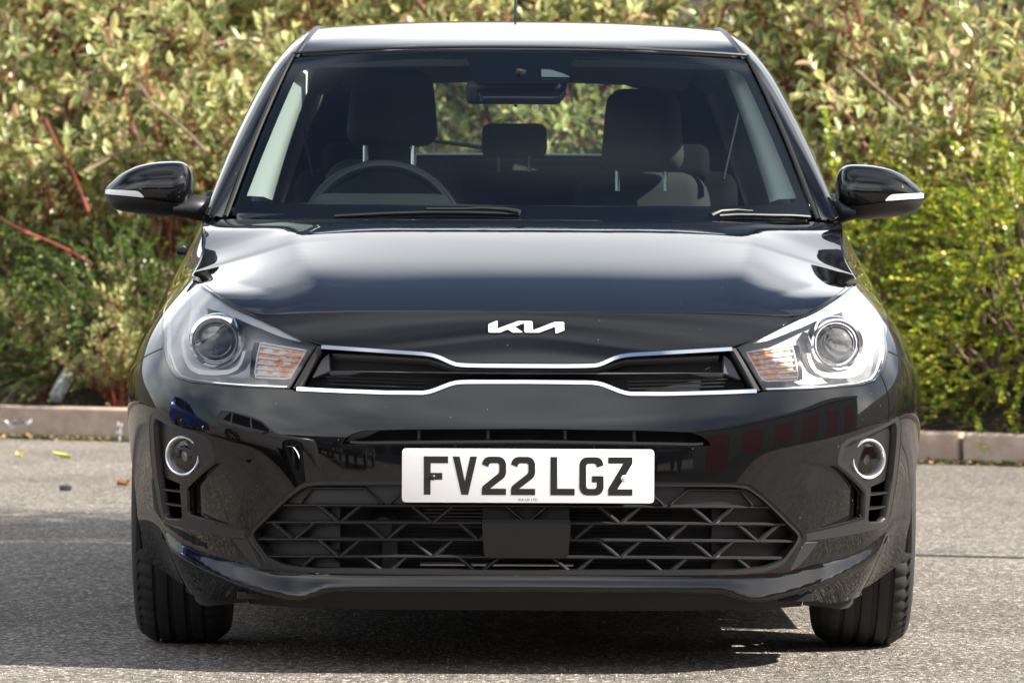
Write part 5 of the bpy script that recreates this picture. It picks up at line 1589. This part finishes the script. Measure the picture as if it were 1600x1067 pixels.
# the rest of the bank, out of the picture on both sides: seen only mirrored in the car
ORD = ['nearest', 'second', 'third', 'fourth']
for side, sg in (('left', -1), ('right', 1)):
    for row, d in (('kerb', 1.0), ('upper', 2.7)):
        for i in range(4):
            k = i % 3
            ev = (i + (row == 'kerb')) % 2 == 0
            plant('evergreen_shrub' if ev else 'dogwood_shrub', (EG if ev else DW)[k], sg*(4.9 + 1.35*i + .3*(row == 'upper')), d + .15*(i % 2), 1.2, i*1.3 + d,
                  '%s %s shrub of the %s row past the %s picture edge' % (ORD[i], 'evergreen' if ev else 'dogwood', row, side), 'shrubs beyond the picture')
# bare red and brown shoots crossing the left of the picture
def shoot(name, pts, Y, r0, r1, mt, lab, group):
    P = []
    for i, (px, py) in enumerate(pts):
        x, z = pix(px, py, Y + .12*math.sin(i*1.7)); P.append((x, Y + .12*math.sin(i*1.7), z))
    o = MB().tube(P, list(np.linspace(r0, r1, len(P))), 7).build(name, mt)
    tag(o, lab, 'shoot', group)
REDB = mat('bright_red_stem', (.27,.05,.04), .5, var=(9, (.18,.05,.035), .4, .6))
shoot('red_shoot', [(139,331),(122,290),(104,250),(84,216),(70,185)], 11.75, .0068, .004, REDB, 'bright red dogwood shoot slanting down left of the left mirror', 'bare shoots')
shoot('red_shoot', [(143,412),(110,392),(75,376),(40,362),(-5,338)], 11.7, .0068, .004, REDB, 'bright red dogwood shoot running to the left picture edge', 'bare shoots')
shoot('brown_shoot', [(322,238),(290,205),(262,182),(236,160),(216,130)], 11.7, .010, .006, BROWN, 'pale brown bare shoot above the left mirror', 'bare shoots')
shoot('brown_shoot', [(212,210),(206,190),(210,165),(222,140)], 11.8, .007, .004, BROWN, 'thin upright brown shoot above the left mirror', 'bare shoots')
shoot('brown_shoot', [(130,268),(175,245),(215,228),(250,226)], 11.6, .007, .005, BROWN, 'thin brown shoot lying above the left mirror tip', 'bare shoots')
shoot('brown_shoot', [(330,70),(365,62),(395,64),(430,72)], 12.2, .006, .004, BROWN, 'thin brown shoot arching beside the left roof corner', 'bare shoots')
shoot('brown_shoot', [(1330,105),(1400,165),(1450,215)], 10.6, .009, .005, BROWN, 'brown shoot sloping through the evergreen at the upper right', 'bare shoots')

# ------------------------------------------------------------------ litter and small things on the ground
def on_ground(px, py):
    d = FPX*CZ/(py + .0047*(824.5-px) - PY0)
    return ((px-PX0)*d/FPX + CX, d + CY)
def litter_leaves(name, n, gen, material, lo, hi, label):
    P, D = [], []
    for i in range(n):
        p, d = gen(); P.append(p); D.append(d)
    P, D = np.array(P), np.array(D); ln = rng.uniform(lo, hi, n)
    me = leaves_mesh(name, P, D, ln, ln*rng.uniform(.4, .7, n), material, rng.normal(0, .5, n), simple=True)
    o = bpy.data.objects.new(name, me); COL.objects.link(o); tag(o, label, 'leaf litter', kind='stuff')
LITTER = leaf_mat('dry_leaf', [(0,(.10,.06,.03)),(.4,(.20,.13,.06)),(.7,(.32,.22,.10)),(.9,(.40,.28,.07)),(1,(.10,.13,.03))], trans=.1, gloss=.7)
def g1():
    s_ = rng.uniform(-5, 5); d = -abs(rng.normal(0, .06)) - .005
    return np.array(kp(s_, d, rng.uniform(.002, .02))), np.array([rng.normal(), rng.normal(), rng.normal()*.25])
litter_leaves('leaf_litter', 2600, g1, LITTER, .008, .030, 'brown leaf litter and moss along the foot of the kerb')
def g2():
    s_ = rng.uniform(-5, 5); d = .13 + abs(rng.normal(0, .35))
    return np.array(kp(s_, d, bank_z(d) + rng.uniform(.0, .03))), np.array([rng.normal(), rng.normal(), rng.normal()*.3])
litter_leaves('bank_litter', 2600, g2, LITTER, .012, .040, 'dry leaves lying on the soil behind the kerb')
IVY = leaf_mat('ivy_leaf', [(0,(.025,.055,.012)),(.5,(.045,.085,.018)),(.85,(.08,.12,.025)),(1,(.14,.12,.04))], trans=.15, gloss=.4)
def g4():
    d = .75 + 9.5*rng.uniform(0, 1)**1.15; s_ = rng.uniform(-13, 13) - .5*d
    h = bank_z(d) + rng.uniform(.0, .16) + .10*math.sin(s_*2.1 + d)*math.sin(d*1.7)
    return np.array(kp(s_, d, h)), np.array([rng.normal(), rng.normal() - .5, rng.normal()*.5 - .1])
litter_leaves('ground_cover', 60000, g4, IVY, .045, .095, 'dark green ivy covering the soil of the bank between the shrubs')
MOSS = leaf_mat('moss_green', [(0,(.05,.07,.015)),(.6,(.10,.12,.02)),(1,(.18,.17,.04))], trans=.1, gloss=.8)
def g3():
    s_ = rng.choice([-1.9, -1.6, 1.75, 2.1, 2.4, -2.3, .9]) + rng.normal(0, .12); d = -abs(rng.normal(0, .025)) - .002
    return np.array(kp(s_, d, .002)), np.array([rng.normal()*.5, rng.normal()*.5, 1.0])
litter_leaves('moss', 1500, g3, MOSS, .010, .028, 'green moss and weed seedlings in the gutter')
# loose grit on the asphalt, nearest the camera
grit = MB()
tet = [(0,0,0),(1,0,0),(.4,.9,0),(.5,.35,.7)]
for i in range(3600):
    px = rng.uniform(-40, 1640); py = 1075 - 340*rng.uniform(0, 1)**1.5
    x, y = on_ground(px, py); r = rng.uniform(.0018, .0046)*(1.5 if rng.random() < .08 else 1); a = rng.uniform(0, 6.28)
    c, s_ = math.cos(a), math.sin(a)
    grit.add([(x + r*(c*(p[0]-.5) - s_*(p[1]-.4)), y + r*(s_*(p[0]-.5) + c*(p[1]-.4)), r*p[2]+.0005) for p in tet], [(0,1,3),(1,2,3),(2,0,3)])
go = grit.build('loose_grit', mat('pale_grit', (.42,.39,.35), .8, var=(3, (.2,.19,.18), .4, .6)), fix=False, sharp=10)
tag(go, 'pale loose grit scattered on the asphalt', 'grit', kind='stuff')
# single pieces of litter
def lump(name, px, py, d, mt, lab, cat, rz=0.0, bevel=.3, tilt=0.0):
    x, y = on_ground(px, py)
    b = MB().box((0, 0, d[2]/2), d)
    o = b.build(name, mt, None, bevel=min(d)*bevel, segs=2)
    for v in o.data.vertices: v.co += Vector(tuple(rng.normal(0, min(d)*.06, 3)))
    o.location = (x, y, .001); o.rotation_euler = (tilt, 0, rz); tag(o, lab, cat)
    return o
lump('stone', 104.5, 766, (.040, .03, .018), mat('dark_stone', (.03,.03,.032), .7), 'small dark stone on the asphalt left of the car', 'stone', .1)
def dryleaf(px, py, ln, rz, lab, mt, z=.004):
    x, y = on_ground(px, py)
    V = []; F = []
    for i in range(7):
        t = i/6; w = ln*.32*math.sin(math.pi*min(1, t*.95+.05))**.8
        V += [(-w, t*ln, .012*t + .010), (0, t*ln, .016*t*t), (w, t*ln, .012*t + .014)]
    for i in range(6): F += [(3*i, 3*i+1, 3*i+4, 3*i+3), (3*i+1, 3*i+2, 3*i+5, 3*i+4)]
    o = MB().add(V, F).build('fallen_leaf', mt, fix=False, sharp=60); o.location = (x, y, z); o.rotation_euler = (0, 0, rz)
    tag(o, lab, 'leaf', 'single fallen leaves')
TAN = mat('tan_leaf', (.40,.22,.11), .7, var=(40, (.22,.11,.05), .4, .6))
dryleaf(184, 760, .06, -1.2, 'tan fallen leaf nearest the car on the left', TAN)
dryleaf(201, 761, .05, .9, 'tan fallen leaf touching the car outline on the left', TAN)
dryleaf(112, 717, .07, 1.5, 'yellow-green fallen leaf in front of the left kerb', mat('lime_leaf', (.32,.38,.05), .6))
dryleaf(34, 716, .05, .3, 'yellow fallen leaf at the left picture edge', mat('yellow_leaf', (.55,.42,.12), .6))
# plastic bottle lying among the stems, scraps of white film on the kerb
x, z = pix(88, 622, 11.65); x2, z2 = pix(112, 572, 11.72)
ax = Vector((x2-x, .12, z2-z)); L0 = ax.length
bo = MB().lathe([(0, 0), (.026, 0), (.031, .006), (.031, .20*L0/.2*.55), (.029, L0*.62), (.030, L0*.7), (.022, L0*.85), (.013, L0*.93), (.013, L0), (0, L0)], (x, 11.65, z), ax, 20).build('plastic_bottle', mat('bottle_grey', (.34,.35,.37), .35))
tag(bo, 'grey plastic bottle lying under the dogwood on the left', 'bottle')
def scrap(px, py, w, h, Y, lab, seed, mt):
    x, z = pix(px, py, Y); r = np.random.default_rng(seed); V = []; n = 8
    for i in range(n):
        for j in range(4):
            V.append((x + (i/(n-1)-.5)*w, Y + r.normal(0, .010) - .01*j, z + (j/3-.5)*h*(1-.5*abs(i/(n-1)-.4)) + .012*math.sin(i*1.3+seed) + r.normal(0, .004)))
    o = MB().add(V, [(i*4+j, i*4+j+1, (i+1)*4+j+1, (i+1)*4+j) for i in range(n-1) for j in range(3)]).build('litter_scrap', mt, fix=False, sharp=60)
    tag(o, lab, 'litter', 'scraps of plastic film by the kerb')
FILM = mat('white_film', (.80,.81,.84), .3)
scrap(6, 661, .10, .022, 11.25, 'white plastic scrap lying on the kerb at the left picture edge', 3, FILM)
scrap(36, 659, .085, .026, 11.22, 'grey-white plastic scrap beside the whiter scrap on the left kerb', 4, mat('grey_film', (.45,.46,.50), .35))
scrap(189, 672, .02, .06, 10.98, 'thin pale plastic strip hanging on the kerb next to the car', 6, mat('pale_strip', (.55,.58,.60), .35))

# ------------------------------------------------------------------ tree added out of the picture on the right to shade the tarmac
def added_shade_tree(loc, lab):
    t = empty('added_shade_tree', loc); r = np.random.default_rng(77)
    MB().tube([(0,0,-.05),(.02,.01,1.5),(-.03,.02,3.2),(.02,0,5.0),(0,.03,6.6)], [.075,.06,.052,.04,.015], 10).build('trunk', BROWN, t)
    P, D = [], []; lim = MB()
    for i in range(60):
        z = r.uniform(4.0, 6.5); az = r.uniform(0, 6.28); ln = r.uniform(.6, 1.9)*(1 - .5*abs(z-5.2)/1.6)
        d = np.array([math.cos(az), math.sin(az), r.uniform(.1, .7)]); b = np.array([0, 0, z]); e = b + d*ln
        lim.tube([tuple(b), tuple(b + d*ln*.5 + np.array([0, 0, .05])), tuple(e)], [.018, .011, .004], 5)
        for j in range(150):
            q = b + d*ln*r.uniform(.25, 1.08) + r.normal(0, .17, 3); P.append(q); D.append(r.normal(0, 1, 3))
    lim.build('limbs', BROWN, t)
    P, D = np.array(P), np.array(D); ln = r.uniform(.055, .09, len(P))
    me = leaves_mesh('crown', P, D, ln, ln*.62, DARKG, r.normal(0, 1, len(P)), simple=True)
    c = bpy.data.objects.new('crown', me); COL.objects.link(c); c.parent = t; c['kind'] = 'stuff'
    tag(t, lab, 'tree')
added_shade_tree((5.1, 2.8, 0), 'unseen tree added past the right picture edge to shade the tarmac')
# ------------------------------------------------------------------ the car park behind the camera, which the black paint mirrors
def vehicle(loc, rz, col, L0, Hh, lab, wheel=.34):
    v = empty('parked_suv' if Hh > 1.55 else 'parked_hatchback', loc, rz)
    pm = mat('paint_%d' % (len(bpy.data.materials)), col, .18, metal=.3, coat=1.0)
    f = Hh/1.66; w = .90
    zs = lambda z: z*f
    low = [(0,.34),(.03,.62),(.10,.86),(.95,1.00),(1.25,1.02),(L0-.25,1.06),(L0-.06,.98),(L0,.62),(L0-.02,.34),(L0-.10,.24),(L0-.42,.24)]
    xw = (.90, L0-.95)
    def arch_pts(x): return [(x + (wheel+.05)*math.cos(a), .34 + (wheel+.05)*math.sin(a)) for a in np.linspace(0, math.pi, 12)]
    low = low[:-1] + arch_pts(xw[1]) + [(xw[1]-.42,.22),(xw[0]+.42,.22)] + arch_pts(xw[0]) + [(.12,.24)]
    MB().prism([(a, zs(b)) for a, b in low], lambda p, d: (p[0]-L0/2, d, p[1]), -w, w).build('body', pm, v, bevel=.035, segs=2)
    g0 = [(1.20,1.00),(1.95,1.58),(2.3,1.65),(L0-1.0,1.66),(L0-.45,1.56),(L0-.12,1.04)]
    n = len(g0); vs = []
    for s in (-1, 1):
        vs += [(a-L0/2, s*(.86 if b < 1.1 else .66), zs(b)) for a, b in g0]
    fs = [tuple(range(n)), tuple(reversed(range(n, 2*n)))] + [(i, i+n, (i+1) % n + n, (i+1) % n) for i in range(n)]
    MB().add(vs, fs).build('cabin', pm, v, bevel=.03, segs=2)
    wm = mat('side_window_%d' % len(bpy.data.materials), (.01,.011,.012), .04)
    for s in (-1, 1):
        def wp(a, b): return (a-L0/2, s*(.862 - .20*(b-1.02)/.60 + .004), zs(b))
        for q in ([(1.55,1.09),(2.02,1.50),(2.42,1.56),(2.42,1.09)], [(2.52,1.09),(2.52,1.56),(3.30,1.57),(3.36,1.09)], [(3.45,1.10),(3.40,1.56),(L0-1.0,1.56),(L0-.62,1.12)]):
            k = [wp(*t) for t in q]; k2 = [(x, y+s*.012, z) for x, y, z in k]
            MB().add(k + k2, [(0,1,2,3),(7,6,5,4),(0,4,5,1),(1,5,6,2),(2,6,7,3),(3,7,4,0)]).build('window', wm, v)
        for x in xw:
            wl_ = empty('wheel'); wl_.parent = v
            c = (x-L0/2, s*(w-.10), wheel)
            MB().lathe([(wheel*.62,-.10),(wheel*.9,-.11),(wheel,-.08),(wheel,.08),(wheel*.9,.11),(wheel*.62,.10)], c, (0, s, 0), 32).build('tyre', RUBBER, wl_)
            MB().lathe([(wheel*.62,.10),(wheel*.58,.05),(wheel*.2,.06),(0,.07)], c, (0, s, 0), 32).build('rim', RAD, wl_)
            sp = MB()
            for k in range(5):
                a = 2*math.pi*k/5
                sp.tube([(c[0], c[1]+s*.085, c[2]), (c[0] + wheel*.6*math.cos(a), c[1]+s*.10, c[2] + wheel*.6*math.sin(a))], .028, 6)
            sp.build('spokes', ALLOY, wl_)
        MB().box((.22-L0/2, s*.66, zs(.80)), (.10, .34, .12)).build('headlight', DRLW, v, bevel=.02)
        MB().box((L0-.10-L0/2, s*.70, zs(.88)), (.12, .30, .14)).build('tail_lamp', LAMPR, v, bevel=.02)
        MB().box((1.75-L0/2, s*1.0, zs(1.10)), (.10, .20, .13)).build('mirror', pm, v, bevel=.03)
        for hx in (2.30, 3.25): MB().box((hx-L0/2, s*(w+.012), zs(.93)), (.18, .03, .03)).build('door_handle', pm, v, bevel=.008)
    tag(v, lab, 'car', 'cars parked behind the camera')
vehicle((-4.8, -3.4, 0), rad(126), (.33,.34,.36), 4.45, 1.66, 'grey SUV across the car park, mirrored in the left of the bumper')
vehicle((-7.6, .9, 0), rad(62), (.02,.05,.22), 4.0, 1.50, 'blue hatchback across the car park, mirrored beside the left fog lamp')
vehicle((-9.5, -21.5, 0), rad(90), (.02,.02,.022), 4.3, 1.50, 'black hatchback parked in front of the grey building on its left side')
vehicle((-6.4, -21.8, 0), rad(90), (.05,.05,.055), 4.45, 1.66, 'charcoal SUV parked in front of the grey building on its left side')
vehicle((4.6, -21.6, 0), rad(90), (.025,.03,.05), 4.1, 1.50, 'dark blue hatchback parked before the middle of the grey building')
bd_ = empty('retail_building', (-16, -34, 0))
BW = mat('cladding_grey', (.10,.105,.11), .5, var=(.6, (.13,.135,.14), .4, .6)); RED = mat('red_panel_paint', (.55,.018,.028), .4); DG = mat('shop_glass', (.012,.014,.016), .05)
MB().box((0, -4, 2.6), (56, 8, 5.2)).build('wall', BW, bd_)
MB().box((0, -3.9, 5.35), (56.6, 8.6, .35)).build('parapet', mat('parapet_pale', (.5,.5,.5), .5), bd_)
for k in range(16):
    w_ = MB().box((-25 + k*3.3, .05, 1.5), (2.6, .08, 2.4)).build('window', DG, bd_)
    MB().box((-25 + k*3.3, .10, 1.5), (.07, .06, 2.4)).build('window_mullion', SATCHROME, w_)
tag(bd_, 'long grey building with a row of dark windows behind the camera', 'building')
# side building on the picture's right, out of view: its red shutters show in the right of the bumper
b2 = empty('red_shutter_building', (13, -9.5, 0), rad(55))
MB().box((0, -4, 2.6), (24, 8, 5.2)).build('wall', mat('pale_block_wall', (.30,.30,.31), .7), b2)
MB().box((0, -4, 5.35), (24.5, 8.5, .3)).build('parapet', MATS['parapet_pale'], b2)
for k in range(6):
    d_ = MB().box((-9.5 + k*3.8, .06, 2.1), (2.3, .10, 4.2)).build('red_shutter', RED, b2)
tag(b2, 'pale building with red shutters off to the right, mirrored in the bumper', 'building')
